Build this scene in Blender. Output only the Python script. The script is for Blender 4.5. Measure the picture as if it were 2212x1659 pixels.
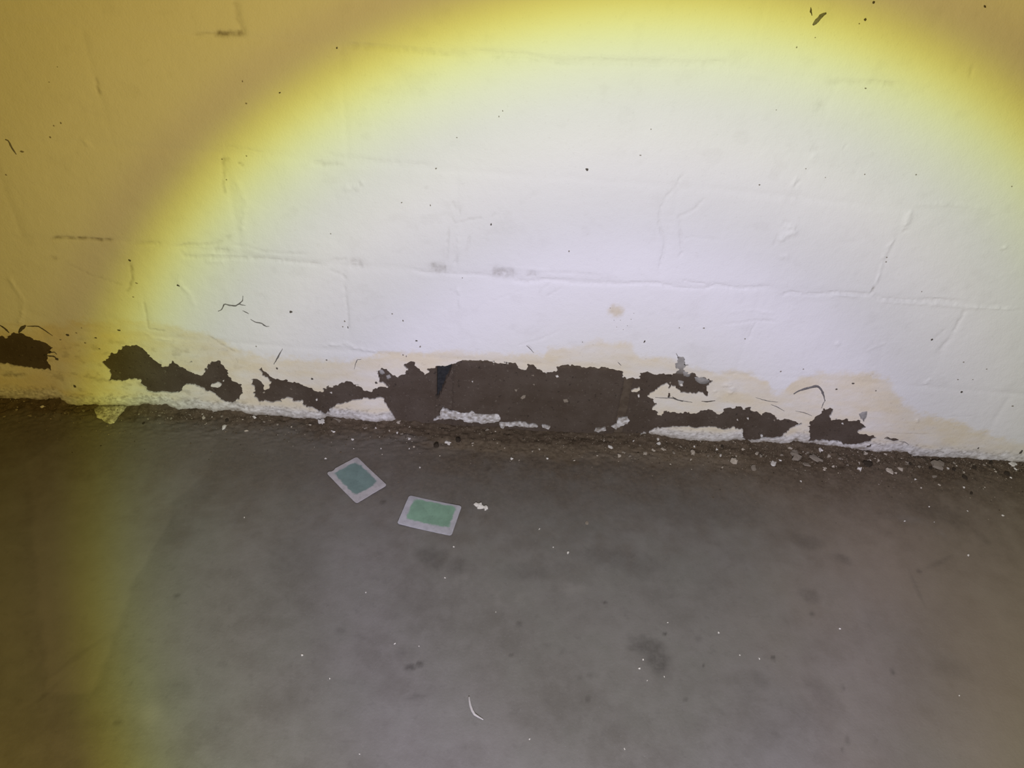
import bpy, math, random
import numpy as np
from mathutils import Matrix, Vector

for o in list(bpy.data.objects):
    bpy.data.objects.remove(o)
scene = bpy.context.scene
col = scene.collection
random.seed(7)

# ------------------------------------------------------------------ camera
IW, IH = 2212.0, 1659.0
PITCH, ROLL, YAW, CAMH, FPX = 0.7038033, 0.0830924, 0.0322085, 0.955491, 1722.08126
fwd = np.array([math.sin(YAW) * math.cos(PITCH), math.cos(YAW) * math.cos(PITCH), -math.sin(PITCH)])
rgt = np.array([math.cos(YAW), -math.sin(YAW), 0.0])
upv = np.cross(rgt, fwd)
_c, _s = math.cos(ROLL), math.sin(ROLL)
CR = _c * rgt + _s * upv
CU = -_s * rgt + _c * upv
CO = np.array([0.0, -1.0, CAMH])
cam_data = bpy.data.cameras.new('camera')
cam_data.sensor_width = 36.0
cam_data.lens = FPX / IW * 36.0
cam_data.clip_start = 0.01
cam = bpy.data.objects.new('camera', cam_data)
cam.matrix_world = Matrix(((CR[0], CU[0], -fwd[0], CO[0]), (CR[1], CU[1], -fwd[1], CO[1]),
                           (CR[2], CU[2], -fwd[2], CO[2]), (0, 0, 0, 1)))
col.objects.link(cam)
scene.camera = cam

# ------------------------------------------------------------------ world, torch, exposure
world = bpy.data.worlds.new('world')
scene.world = world
world.use_nodes = True
bg = world.node_tree.nodes['Background']
bg.inputs[0].default_value = (1.0, 0.80, 0.5, 1)
bg.inputs[1].default_value = 0.004

TORCH_POS = Vector((0.07, -1.36, 0.77))
TORCH_DIR = Vector((0.1139, 1.0, -0.6706)).normalized()
TORCH_HALF = 0.5466            # half angle of the beam's bright disc
TORCH_W = 64.0
# beam profile: (angle / half angle, linear colour): cool core, greenish outer disc, yellow fringe, warm spill
BEAM = [(0.00, (0.95, 0.93, 1.02)), (0.30, (0.98, 0.95, 1.06)), (0.50, (1.10, 1.05, 1.28)),
        (0.62, (1.00, 0.97, 1.10)), (0.75, (1.07, 1.05, 1.05)), (0.84, (1.03, 1.05, 0.91)),
        (0.90, (1.05, 1.10, 0.72)), (0.94, (1.05, 1.09, 0.50)), (0.97, (1.03, 1.00, 0.30)),
        (1.00, (0.90, 0.79, 0.16)), (1.05, (0.63, 0.465, 0.135)), (1.12, (0.67, 0.485, 0.12)),
        (1.27, (0.62, 0.43, 0.085)), (1.60, (0.48, 0.32, 0.05)), (2.20, (0.22, 0.14, 0.02))]
ld = bpy.data.lights.new('torch', 'SPOT')
ld.energy = TORCH_W
ld.spot_size = math.radians(170)
ld.spot_blend = 0.0
ld.shadow_soft_size = 0.016
ld.use_nodes = True
nt = ld.node_tree
for n in list(nt.nodes):
    nt.nodes.remove(n)
out = nt.nodes.new('ShaderNodeOutputLight')
em = nt.nodes.new('ShaderNodeEmission')
tc = nt.nodes.new('ShaderNodeTexCoord')
dot = nt.nodes.new('ShaderNodeVectorMath'); dot.operation = 'DOT_PRODUCT'
dot.inputs[1].default_value = (0, 0, -1)
ab = nt.nodes.new('ShaderNodeMath'); ab.operation = 'ABSOLUTE'
ac = nt.nodes.new('ShaderNodeMath'); ac.operation = 'ARCCOSINE'
dv = nt.nodes.new('ShaderNodeMath'); dv.operation = 'DIVIDE'
dv.inputs[1].default_value = TORCH_HALF * 2.5
rmp = nt.nodes.new('ShaderNodeValToRGB')
rmp.color_ramp.interpolation = 'CARDINAL'
els = rmp.color_ramp.elements
while len(els) > 1:
    els.remove(els[0])
for i, (p, c) in enumerate(BEAM):
    e = els[0] if i == 0 else els.new(p / 2.5)
    e.position = p / 2.5
    e.color = (c[0] * 0.7, c[1] * 0.7, c[2] * 0.7, 1)      # the ramp clips at 1, the strength below undoes the 0.7
nt.links.new(tc.outputs['Normal'], dot.inputs[0])
nt.links.new(dot.outputs['Value'], ab.inputs[0])
nt.links.new(ab.outputs[0], ac.inputs[0])
nt.links.new(ac.outputs[0], dv.inputs[0])
nt.links.new(dv.outputs[0], rmp.inputs[0])
nt.links.new(rmp.outputs[0], em.inputs[0])
em.inputs[1].default_value = 1.0 / 0.7
nt.links.new(em.outputs[0], out.inputs[0])
torch = bpy.data.objects.new('torch_light', ld)
torch.location = TORCH_POS
torch.rotation_euler = TORCH_DIR.to_track_quat('-Z', 'Y').to_euler()
col.objects.link(torch)

vs = scene.view_settings
vs.view_transform = 'Standard'
vs.look = 'None'
vs.exposure = 0.0
vs.gamma = 1.0
vs.use_curve_mapping = False


# ------------------------------------------------------------------ helpers
def rays(px):
    px = np.asarray(px, float)
    return fwd + ((px[:, 0] - IW / 2) / FPX)[:, None] * CR - ((px[:, 1] - IH / 2) / FPX)[:, None] * CU


def to_wall(px):
    """photo pixels -> (x, z) on the wall plane y = 0"""
    d = rays(px)
    t = -CO[1] / d[:, 1]
    q = CO + t[:, None] * d
    return q[:, [0, 2]]


def to_floor(px, z=0.0):
    d = rays(px)
    t = (z - CO[2]) / d[:, 2]
    q = CO + t[:, None] * d
    return q[:, :2]


def zz(pts, ox, oy, s):
    return [(ox + x / s, oy + y / s) for x, y in pts]


def _hash(ix, iy, seed):
    n = (ix.astype(np.int64) * 374761393 + iy.astype(np.int64) * 668265263 + seed * 1442695041) & 0x7fffffff
    n = ((n ^ (n >> 13)) * 1274126177) & 0x7fffffff
    n = (n ^ (n >> 16)) & 0x7fffffff
    return n / float(0x7fffffff)


def vnoise(x, y, seed=0):
    x = np.asarray(x, float); y = np.asarray(y, float)
    ix = np.floor(x); iy = np.floor(y)
    fx = x - ix; fy = y - iy
    fx = fx * fx * fx * (fx * (fx * 6 - 15) + 10); fy = fy * fy * fy * (fy * (fy * 6 - 15) + 10)
    a = _hash(ix, iy, seed); b = _hash(ix + 1, iy, seed)
    c = _hash(ix, iy + 1, seed); d = _hash(ix + 1, iy + 1, seed)
    return ((a * (1 - fx) + b * fx) * (1 - fy) + (c * (1 - fx) + d * fx) * fy) * 2 - 1


def fbm(x, y, seed=0, octv=4):
    v = 0; a = 1.0; t = 0
    for i in range(octv):
        v = v + a * vnoise(x * 2 ** i + 17.3 * i, y * 2 ** i - 9.1 * i, seed + i * 31)
        t += a; a *= 0.55
    return v / t


def sstep(a, b, x):
    t = np.clip((x - a) / (b - a), 0, 1)
    return t * t * (3 - 2 * t)


def poly_sd(P, X, Z):
    """signed distance to polygon, positive inside"""
    P = np.asarray(P, float)
    best = np.full(X.shape, 1e9); ins = np.zeros(X.shape, bool)
    n = len(P)
    for i in range(n):
        a = P[i]; b = P[(i + 1) % n]
        e = b - a
        L = max(e @ e, 1e-12)
        t = np.clip(((X - a[0]) * e[0] + (Z - a[1]) * e[1]) / L, 0, 1)
        best = np.minimum(best, (X - a[0] - t * e[0]) ** 2 + (Z - a[1] - t * e[1]) ** 2)
        c = ((a[1] > Z) != (b[1] > Z))
        if abs(e[1]) > 1e-12:
            ins ^= c & (X < a[0] + (Z - a[1]) * e[0] / e[1])
    d = np.sqrt(best)
    return np.where(ins, d, -d)


def line_d(P, X, Z):
    P = np.asarray(P, float)
    best = np.full(X.shape, 1e9); along = np.zeros(X.shape)
    acc = 0.0
    for i in range(len(P) - 1):
        a = P[i]; e = P[i + 1] - a
        L = max(e @ e, 1e-12)
        t = np.clip(((X - a[0]) * e[0] + (Z - a[1]) * e[1]) / L, 0, 1)
        d = (X - a[0] - t * e[0]) ** 2 + (Z - a[1] - t * e[1]) ** 2
        m = d < best
        best = np.where(m, d, best); along = np.where(m, acc + t * math.sqrt(L), along)
        acc += math.sqrt(L)
    return np.sqrt(best), along / max(acc, 1e-9)


def mesh_obj(name, verts, faces, mat, parent=None, smooth=True, attrs=None):
    me = bpy.data.meshes.new(name)
    me.from_pydata(verts, [], faces)
    me.materials.append(mat)
    if smooth:
        me.polygons.foreach_set('use_smooth', np.ones(len(me.polygons), bool))
    for k, v in (attrs or {}).items():
        v = np.asarray(v, np.float32)
        if v.ndim == 1:
            a = me.attributes.new(k, 'FLOAT', 'POINT'); a.data.foreach_set('value', v)
        else:
            a = me.attributes.new(k, 'FLOAT_COLOR', 'POINT')
            a.data.foreach_set('color', np.c_[v, np.ones(len(v))].astype(np.float32).ravel())
    me.update()
    o = bpy.data.objects.new(name, me)
    col.objects.link(o)
    if parent is not None:
        o.parent = parent
    return o


def tag(o, label, cat, group=None, kind=None):
    if label: o['label'] = label
    if cat: o['category'] = cat
    if group: o['group'] = group
    if kind: o['kind'] = kind
    return o


# ------------------------------------------------------------------ materials
class NT:
    def __init__(self, name):
        self.m = bpy.data.materials.new(name); self.m.use_nodes = True
        self.t = self.m.node_tree
        self.b = self.t.nodes['Principled BSDF']
        self.tc = self.t.nodes.new('ShaderNodeTexCoord').outputs['Object']

    def n(self, typ, **kw):
        nd = self.t.nodes.new(typ)
        for k, v in kw.items():
            setattr(nd, k, v)
        return nd

    def link(self, a, b):
        self.t.links.new(a, b)

    def attr(self, name, fac=True):
        a = self.n('ShaderNodeAttribute', attribute_name=name)
        return a.outputs['Fac'] if fac else a.outputs['Color']

    def noise(self, scale, detail=4, rough=0.55, vec=None):
        nd = self.n('ShaderNodeTexNoise'); nd.inputs['Scale'].default_value = scale
        nd.inputs['Detail'].default_value = detail; nd.inputs['Roughness'].default_value = rough
        self.link(vec or self.tc, nd.inputs['Vector'])
        return nd.outputs['Fac']

    def ramp(self, src, p0, p1, c0=0.0, c1=1.0):
        r = self.n('ShaderNodeMapRange'); r.interpolation_type = 'SMOOTHSTEP'
        r.inputs['From Min'].default_value = p0; r.inputs['From Max'].default_value = p1
        r.inputs['To Min'].default_value = c0; r.inputs['To Max'].default_value = c1
        self.link(src, r.inputs['Value'])
        return r.outputs[0]

    def math(self, op, a, b):
        m = self.n('ShaderNodeMath', operation=op)
        for i, v in enumerate((a, b)):
            if isinstance(v, (int, float)): m.inputs[i].default_value = v
            else: self.link(v, m.inputs[i])
        return m.outputs[0]

    def mix(self, f, a, b, mode='MIX'):
        m = self.n('ShaderNodeMix', data_type='RGBA', blend_type=mode)
        for i, v in ((0, f), (6, a), (7, b)):
            if isinstance(v, (int, float)): m.inputs[i].default_value = v
            elif isinstance(v, tuple): m.inputs[i].default_value = (*v, 1)
            else: self.link(v, m.inputs[i])
        return m.outputs[2]

    def bump(self, h, dist, strength=1.0, prev=None):
        b = self.n('ShaderNodeBump'); b.inputs['Strength'].default_value = strength
        b.inputs['Distance'].default_value = dist
        self.link(h, b.inputs['Height'])
        if prev is not None: self.link(prev, b.inputs['Normal'])
        return b.outputs[0]

    def done(self, color, rough=0.8, normal=None, spec=0.25):
        if isinstance(color, tuple): self.b.inputs['Base Color'].default_value = (*color, 1)
        else: self.link(color, self.b.inputs['Base Color'])
        self.b.inputs['Roughness'].default_value = rough
        self.b.inputs['Specular IOR Level'].default_value = spec
        if normal is not None: self.link(normal, self.b.inputs['Normal'])
        return self.m


def paint_material():
    t = NT('wall_paint')
    white = t.mix(t.noise(9, 4), (0.80, 0.80, 0.79), (0.76, 0.755, 0.745))
    cream = t.mix(t.noise(60, 4), (0.77, 0.70, 0.53), (0.71, 0.63, 0.47))
    c = t.mix(t.attr('cream'), white, cream)
    sp = t.ramp(t.noise(230, 3, 0.6), 0.63, 0.73)
    c = t.mix(t.math('MULTIPLY', sp, t.math('ADD', t.math('MULTIPLY', t.attr('cream'), 0.30), 0.10)), c, (0.42, 0.38, 0.32))
    g = t.math('MULTIPLY', t.attr('grime_shade'), t.ramp(t.noise(140, 5, 0.65), 0.25, 0.75, 0.55, 1.15))
    c = t.mix(g, c, (0.20, 0.165, 0.12))
    nb = t.bump(t.noise(150, 4, 0.6), 0.0010, 0.40)
    nb = t.bump(t.noise(420, 3, 0.6), 0.0007, 0.55, nb)
    return t.done(c, 0.62, nb, 0.3)


def brick_material():
    t = NT('bare_brick')
    c = t.mix(t.ramp(t.noise(22, 5), 0.3, 0.7), (0.078, 0.058, 0.042), (0.100, 0.078, 0.060))
    c = t.mix(t.ramp(t.noise(190, 4, 0.65), 0.58, 0.74), c, (0.17, 0.145, 0.115))
    c = t.mix(t.ramp(t.noise(120, 3, 0.6), 0.30, 0.40, 1.0, 0.0), c, (0.050, 0.039, 0.030))
    nb = t.bump(t.noise(420, 4, 0.65), 0.0016, 0.7)
    return t.done(c, 0.92, nb, 0.12)


def mortar_material():
    t = NT('mortar')
    c = t.mix(t.ramp(t.noise(60, 5), 0.35, 0.65), (0.085, 0.064, 0.045), (0.118, 0.092, 0.066))
    c = t.mix(t.attr('grey'), c, t.mix(t.noise(150, 4), (0.25, 0.24, 0.225), (0.42, 0.405, 0.375)))
    nb = t.bump(t.noise(350, 4, 0.65), 0.0014, 0.6)
    return t.done(c, 0.95, nb, 0.1)


def floor_material():
    t = NT('concrete_floor')
    c = t.mix(t.ramp(t.noise(6.5, 5, 0.6), 0.33, 0.67), (0.144, 0.135, 0.119), (0.190, 0.180, 0.164))
    c = t.mix(t.ramp(t.noise(13, 3, 0.5), 0.40, 0.66, 0.0, 0.5), c, (0.158, 0.156, 0.134))
    c = t.mix(t.ramp(t.noise(32, 5, 0.65), 0.35, 0.72, 0.0, 0.45), c, (0.215, 0.205, 0.189))
    c = t.mix(t.ramp(t.noise(70, 4, 0.6), 0.28, 0.46, 0.22, 0.0), c, (0.105, 0.098, 0.089))
    c = t.mix(t.ramp(t.noise(420, 2, 0.6), 0.64, 0.76, 0.0, 0.35), c, (0.27, 0.265, 0.262))
    c = t.mix(t.attr('warm'), c, t.mix(t.noise(26, 5, 0.62), (0.215, 0.168, 0.118), (0.285, 0.232, 0.168)))
    st = t.math('MULTIPLY', t.attr('stain'), t.ramp(t.noise(110, 5, 0.7), 0.25, 0.7, 0.45, 1.0))
    c = t.mix(st, c, (0.045, 0.040, 0.035))
    c = t.mix(t.math('MULTIPLY', t.attr('dry'), 0.6), c, (0.26, 0.245, 0.22))
    dirt = t.mix(t.ramp(t.noise(130, 5, 0.7), 0.3, 0.7), (0.070, 0.050, 0.031), (0.122, 0.090, 0.058))
    dirt = t.mix(t.ramp(t.noise(300, 4, 0.65), 0.60, 0.72), dirt, (0.20, 0.165, 0.12))
    dirt = t.mix(t.math('MULTIPLY', t.attr('silt'), t.ramp(t.noise(200, 4, 0.7), 0.3, 0.65, 0.3, 1.0)), dirt, (0.165, 0.128, 0.085))
    c = t.mix(t.attr('dirt'), c, dirt)
    nb = t.bump(t.noise(260, 4, 0.6), 0.0008, 0.35)
    nb = t.bump(t.noise(1100, 2, 0.5), 0.0003, 0.3, nb)
    return t.done(c, 0.72, nb, 0.25)


def simple(name, a, b, scale=200, rough=0.8, bump=0.0004):
    t = NT(name)
    c = t.mix(t.ramp(t.noise(scale, 4, 0.6), 0.3, 0.7), a, b)
    nb = t.bump(t.noise(scale * 2, 3), bump, 0.5)
    return t.done(c, rough, nb, 0.2)


M_PAINT = paint_material()
M_BRICK = brick_material()
M_MORTAR = mortar_material()
M_FLOOR = floor_material()
M_CHIP = simple('white_paint_chip', (0.80, 0.78, 0.73), (0.70, 0.66, 0.58), 400)
M_CREAMCHIP = simple('cream_paint_chip', (0.58, 0.52, 0.42), (0.38, 0.33, 0.26), 330)
M_DIRTY = simple('dirty_plaster_chip', (0.40, 0.35, 0.28), (0.13, 0.105, 0.075), 300)
M_CLOD = simple('dark_soil_clod', (0.035, 0.026, 0.017), (0.055, 0.042, 0.028), 300)
M_SPECK = simple('dark_speck', (0.07, 0.06, 0.048), (0.13, 0.115, 0.095), 500)
M_FAINT = simple('faint_speck', (0.20, 0.175, 0.14), (0.32, 0.29, 0.245), 500)
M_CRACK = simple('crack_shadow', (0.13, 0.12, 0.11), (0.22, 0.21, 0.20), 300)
M_FIBRE = simple('pale_fibre', (0.42, 0.40, 0.38), (0.52, 0.50, 0.47), 500)

# ------------------------------------------------------------------ tracing of the peeled paint (photo pixels)
A = lambda p: zz(p, 0, 680, 3.95)
B = lambda p: zz(p, 500, 700, 3.95)
C = lambda p: zz(p, 900, 700, 3.95)
D = lambda p: zz(p, 1300, 720, 3.95)
F = lambda p: zz(p, 1660, 760, 4.007)
Z1 = lambda p: zz(p, 0, 0, 2.99)
Z2 = lambda p: zz(p, 0, 380, 2.99)
Z3 = lambda p: zz(p, 700, 0, 2.99)
Z4 = lambda p: zz(p, 700, 360, 2.99)
Z5 = lambda p: zz(p, 1400, 0, 2.724)
Z6 = lambda p: zz(p, 1400, 360, 2.724)

HOLES = [
    A([(-260, 150), (-100, 180), (0, 170), (60, 180), (130, 150), (200, 150), (260, 175), (300, 205), (340, 215), (380, 230),
       (430, 255), (465, 275), (440, 300), (445, 320), (400, 345), (395, 375), (410, 400), (440, 425), (435, 470), (370, 460),
       (300, 455), (220, 440), (170, 430), (0, 405), (-200, 380)]),
    A([(885, 395), (940, 350), (985, 320), (1020, 285), (1060, 255), (1110, 262), (1160, 250), (1215, 270), (1260, 320),
       (1280, 350), (1330, 372), (1355, 365), (1345, 385), (1390, 425), (1430, 440), (1460, 420), (1475, 385), (1500, 410),
       (1550, 440), (1620, 475), (1680, 505), (1730, 508), (1770, 490), (1760, 460), (1775, 415), (1830, 395), (1885, 385),
       (1895, 410), (1920, 440), (1950, 480), (1960, 520), (1985, 555), (2040, 580), (2075, 605), (2070, 660), (2050, 715),
       (1985, 750), (1900, 725), (1850, 690), (1810, 665), (1730, 630), (1690, 600), (1640, 595), (1590, 590), (1565, 610),
       (1560, 640), (1480, 655), (1400, 655), (1330, 655), (1270, 640), (1230, 610), (1200, 575), (1185, 545), (1140, 540),
       (1090, 545), (1040, 560), (985, 550), (940, 555), (950, 510), (930, 465), (900, 425)]),
    A([(1618, 395), (1640, 383), (1657, 400), (1630, 407)]),
    # the long middle hole
    B([(180, 510), (185, 480), (205, 460), (240, 480), (275, 510), (285, 555), (310, 550), (345, 525), (325, 510), (335, 490),
       (305, 460), (270, 430), (245, 395), (240, 370), (262, 360), (280, 400), (320, 425), (365, 455), (420, 465), (500, 485),
       (570, 485), (600, 515), (690, 535), (695, 565), (760, 570), (800, 545), (870, 525), (930, 500), (980, 482), (1020, 485),
       (1040, 510), (1090, 515), (1130, 550), (1180, 570), (1210, 565), (1240, 540), (1330, 530), (1325, 515), (1270, 490),
       (1255, 440), (1245, 390), (1270, 365), (1310, 370), (1350, 395), (1385, 430), (1420, 445), (1455, 430), (1490, 410),
       (1510, 370), (1490, 345), (1530, 305), (1580, 310), (1570, 345), (1620, 380), (1650, 425), (1680, 400), (1670, 370),
       (1730, 375), (1760, 360), (1860, 345), (1950, 320)]) +
    C([(415, 292), (500, 300), (600, 310), (700, 325), (790, 330), (840, 325), (860, 340), (875, 380), (910, 395), (940, 390),
       (955, 345), (1000, 345), (1040, 380), (1100, 420), (1150, 400), (1190, 395), (1190, 355), (1230, 345), (1300, 345),
       (1400, 360), (1500, 370), (1600, 370), (1700, 385), (1755, 390), (1770, 450), (1790, 460), (1820, 445), (1860, 465),
       (1905, 460), (1915, 410)]) +
    D([(390, 325), (450, 350), (550, 340), (620, 335), (640, 310), (635, 270), (645, 200), (690, 200), (700, 230), (720, 260),
       (700, 300), (730, 335), (790, 335), (830, 375), (870, 375), (930, 405), (900, 430), (890, 470), (905, 500), (900, 545),
       (880, 520), (840, 500), (800, 520), (740, 505), (690, 495), (640, 460), (600, 450), (580, 470), (590, 530), (570, 540),
       (555, 500), (560, 440), (540, 435), (500, 460), (440, 495), (390, 530), (430, 560), (455, 600), (430, 640), (500, 690),
       (540, 655), (600, 665), (650, 680), (720, 665), (800, 680), (840, 650), (900, 645), (950, 660), (1000, 690), (1030, 670),
       (1040, 630), (1080, 625), (1130, 630), (1190, 610), (1210, 640), (1270, 620), (1260, 650), (1310, 670), (1360, 690),
       (1380, 670), (1430, 675), (1480, 690), (1500, 725), (1560, 730), (1650, 740), (1715, 770), (1680, 785), (1610, 800),
       (1580, 840), (1530, 880), (1470, 890), (1380, 890), (1365, 860), (1350, 900), (1290, 905), (1200, 890), (1195, 820),
       (1130, 795), (1060, 810), (990, 805), (930, 790), (860, 800), (790, 800), (720, 795), (640, 790), (560, 795), (480, 800),
       (420, 820), (390, 845), (330, 848), (320, 1010)]) +
    [(1100, 965), (870, 950)] +
    B([(1395, 830), (1390, 800), (1380, 760), (1350, 730), (1310, 660), (1295, 620), (1230, 630), (1180, 635), (1050, 645), (990, 650),
       (930, 675), (880, 690), (835, 715), (830, 750), (800, 770), (730, 730), (690, 715), (640, 710), (620, 680), (600, 650),
       (540, 650), (490, 620), (440, 630), (430, 655), (360, 665), (290, 650), (230, 660), (205, 620), (190, 570), (195, 540)]),
    F([(345, 610), (380, 580), (400, 550), (450, 525), (470, 490), (500, 485), (550, 490), (545, 520), (530, 550), (545, 575),
       (600, 570), (640, 580), (665, 565), (690, 590), (760, 590), (800, 580), (805, 620), (835, 640), (800, 660), (770, 690),
       (800, 710), (850, 715), (900, 715), (925, 735), (890, 760), (850, 780), (750, 800), (700, 805), (640, 785), (620, 770),
       (550, 765), (460, 760), (390, 765), (350, 770), (360, 720), (350, 660)]),
    F([(995, 745), (1030, 735), (1070, 742), (1110, 740), (1135, 765), (1090, 770), (1045, 757)]),
    F([(830, 830), (850, 802), (890, 795), (880, 817)]),
    F([(780, 530), (800, 510), (850, 505), (850, 560), (820, 600), (800, 575)]),
]
ISLANDS = [
    A([(1800, 605), (1830, 580), (1870, 573), (1887, 595), (1860, 612)]),
    C([(140, 815), (200, 780), (220, 700), (240, 720), (300, 735), (350, 745), (380, 760), (440, 760), (465, 735), (500, 760),
       (560, 770), (640, 770), (690, 765), (715, 800), (705, 830), (640, 830), (560, 845), (510, 830), (440, 835), (380, 810),
       (300, 800), (220, 800)]),
    C([(700, 830), (750, 842), (800, 836), (880, 822), (930, 830), (960, 852), (1020, 846), (1028, 868), (930, 878), (840, 862),
       (755, 864), (745, 892), (715, 888)]),
    C([(1068, 856), (1130, 866), (1120, 883), (1072, 876)]),
    C([(1520, 905), (1530, 882), (1580, 882), (1610, 876), (1614, 902), (1560, 918)]),
    C([(1660, 870), (1700, 850), (1715, 805), (1760, 800), (1800, 785), (1825, 820), (1780, 850), (1740, 870), (1700, 895)]),
    D([(255, 490), (280, 465), (320, 458), (327, 480), (290, 500)]),
]
BOTTOM = ([(-400, 852), (-100, 857)] +
          A([(0, 705), (100, 710), (200, 715), (330, 715), (450, 703), (520, 700), (560, 735), (600, 765), (700, 770), (800, 760),
             (900, 765), (1000, 765), (1190, 770), (1215, 750), (1290, 755), (1380, 760), (1430, 757), (1480, 775), (1520, 800),
             (1600, 795), (1700, 790), (1750, 805), (1850, 815), (1950, 805)]) +
          B([(80, 735), (150, 760), (200, 770), (300, 765), (380, 770), (450, 780), (550, 795), (650, 800), (740, 815), (800, 795),
             (830, 772), (900, 790), (1000, 800), (1100, 815), (1250, 830), (1390, 812), (1460, 822), (1560, 835)]) +
          C([(60, 845), (140, 850), (300, 865), (510, 875), (700, 880), (750, 897), (930, 905), (1100, 915), (1350, 930), (1560, 935),
             (1700, 930), (1820, 930)]) +
          D([(330, 856), (390, 852), (500, 870), (720, 905), (1000, 918), (1210, 897), (1290, 930), (1400, 915), (1550, 940),
             (1640, 908), (1780, 925)]) +
          F([(350, 785), (500, 800), (700, 825), (830, 845), (950, 860), (1100, 852), (1180, 865), (1280, 900), (1400, 910),
             (1600, 915), (1720, 917), (1850, 940), (1950, 960), (2000, 928), (2060, 950), (2212, 952)]) + [(2400, 1010), (2700, 1030)])
CREAM_TOP = ([(-400, 690), (0, 705), (200, 690), (330, 690), (440, 715), (520, 752)] +
             B([(250, 262), (500, 265), (700, 270), (830, 300), (1000, 300), (1100, 270), (1180, 245), (1300, 235), (1450, 220),
                (1600, 215), (1640, 245), (1720, 225), (1850, 215), (1930, 200), (1990, 225), (2100, 222), (2212, 225)]) +
             C([(750, 250), (900, 245), (1080, 250), (1120, 200), (1200, 185), (1350, 180), (1450, 150), (1560, 130), (1750, 130),
                (1830, 150), (1860, 220), (1900, 262), (2100, 275)]) +
             D([(450, 190), (600, 210), (750, 270), (900, 310), (1000, 320), (1100, 300), (1250, 320), (1400, 390), (1450, 470),
                (1500, 500), (1560, 480), (1620, 410), (1700, 360), (1850, 330), (2000, 330)]) +
             F([(500, 170), (700, 180), (850, 175), (1000, 210), (1060, 270), (1100, 350), (1180, 420), (1300, 510), (1500, 560),
                (1700, 620), (1900, 700), (2212, 780)]) + [(2400, 985), (2700, 1010)])

bot = to_wall(BOTTOM); bot = bot[np.argsort(bot[:, 0])]
crm = to_wall(CREAM_TOP); crm = crm[np.argsort(crm[:, 0])]
zb = lambda X: np.interp(X, bot[:, 0], bot[:, 1])
zc = lambda X: np.interp(X, crm[:, 0], crm[:, 1])

# brick courses: bed joints (bottom to top) traced on the wall, then the same pitch upwards
BEDS_PX = [[(0, 700), (500, 738), (1000, 775), (1470, 803), (1750, 815), (2212, 850)],
           [(60, 514), (244, 517), (500, 545), (760, 572), (1000, 588), (1100, 599), (1440, 613), (1657, 622), (1881, 634), (2072, 652), (2212, 666)],
           [(0, 300), (600, 335), (1000, 368), (1500, 402), (1960, 450), (2212, 475)],
           [(740, 98), (900, 106), (1020, 116), (1150, 122), (1300, 132), (1500, 135), (1780, 172), (1940, 183)]]
BEDS = []
for pl in BEDS_PX:
    w = to_wall(pl)
    BEDS.append(lambda X, w=w: np.interp(X, w[:, 0], w[:, 1]))
for k in range(1, 7):
    BEDS.append(lambda X, k=k: 0.632 + 0.155 * k + 0 * X)
V0 = {0: [-0.715, -0.41, -0.083, 0.222, 0.53, 0.845], 1: [-0.54, -0.23, 0.08, 0.39, 0.70],
      2: [-0.69, -0.376, -0.066, 0.234, 0.553, 0.86], 3: [-0.521, -0.21, 0.09, 0.40, 0.715],
      4: [-0.64, -0.328, -0.02, 0.29, 0.60, 0.91]}
VJ = {}
for cidx in range(11):
    base = list(V0.get(cidx, [x + (0.155 if cidx % 2 else 0) for x in (-0.70, -0.39, -0.08, 0.23, 0.54)]))
    while base[0] > -2.0: base.insert(0, base[0] - 0.31)
    while base[-1] < 2.1: base.append(base[-1] + 0.31)
    VJ[cidx] = np.array(base)

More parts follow.
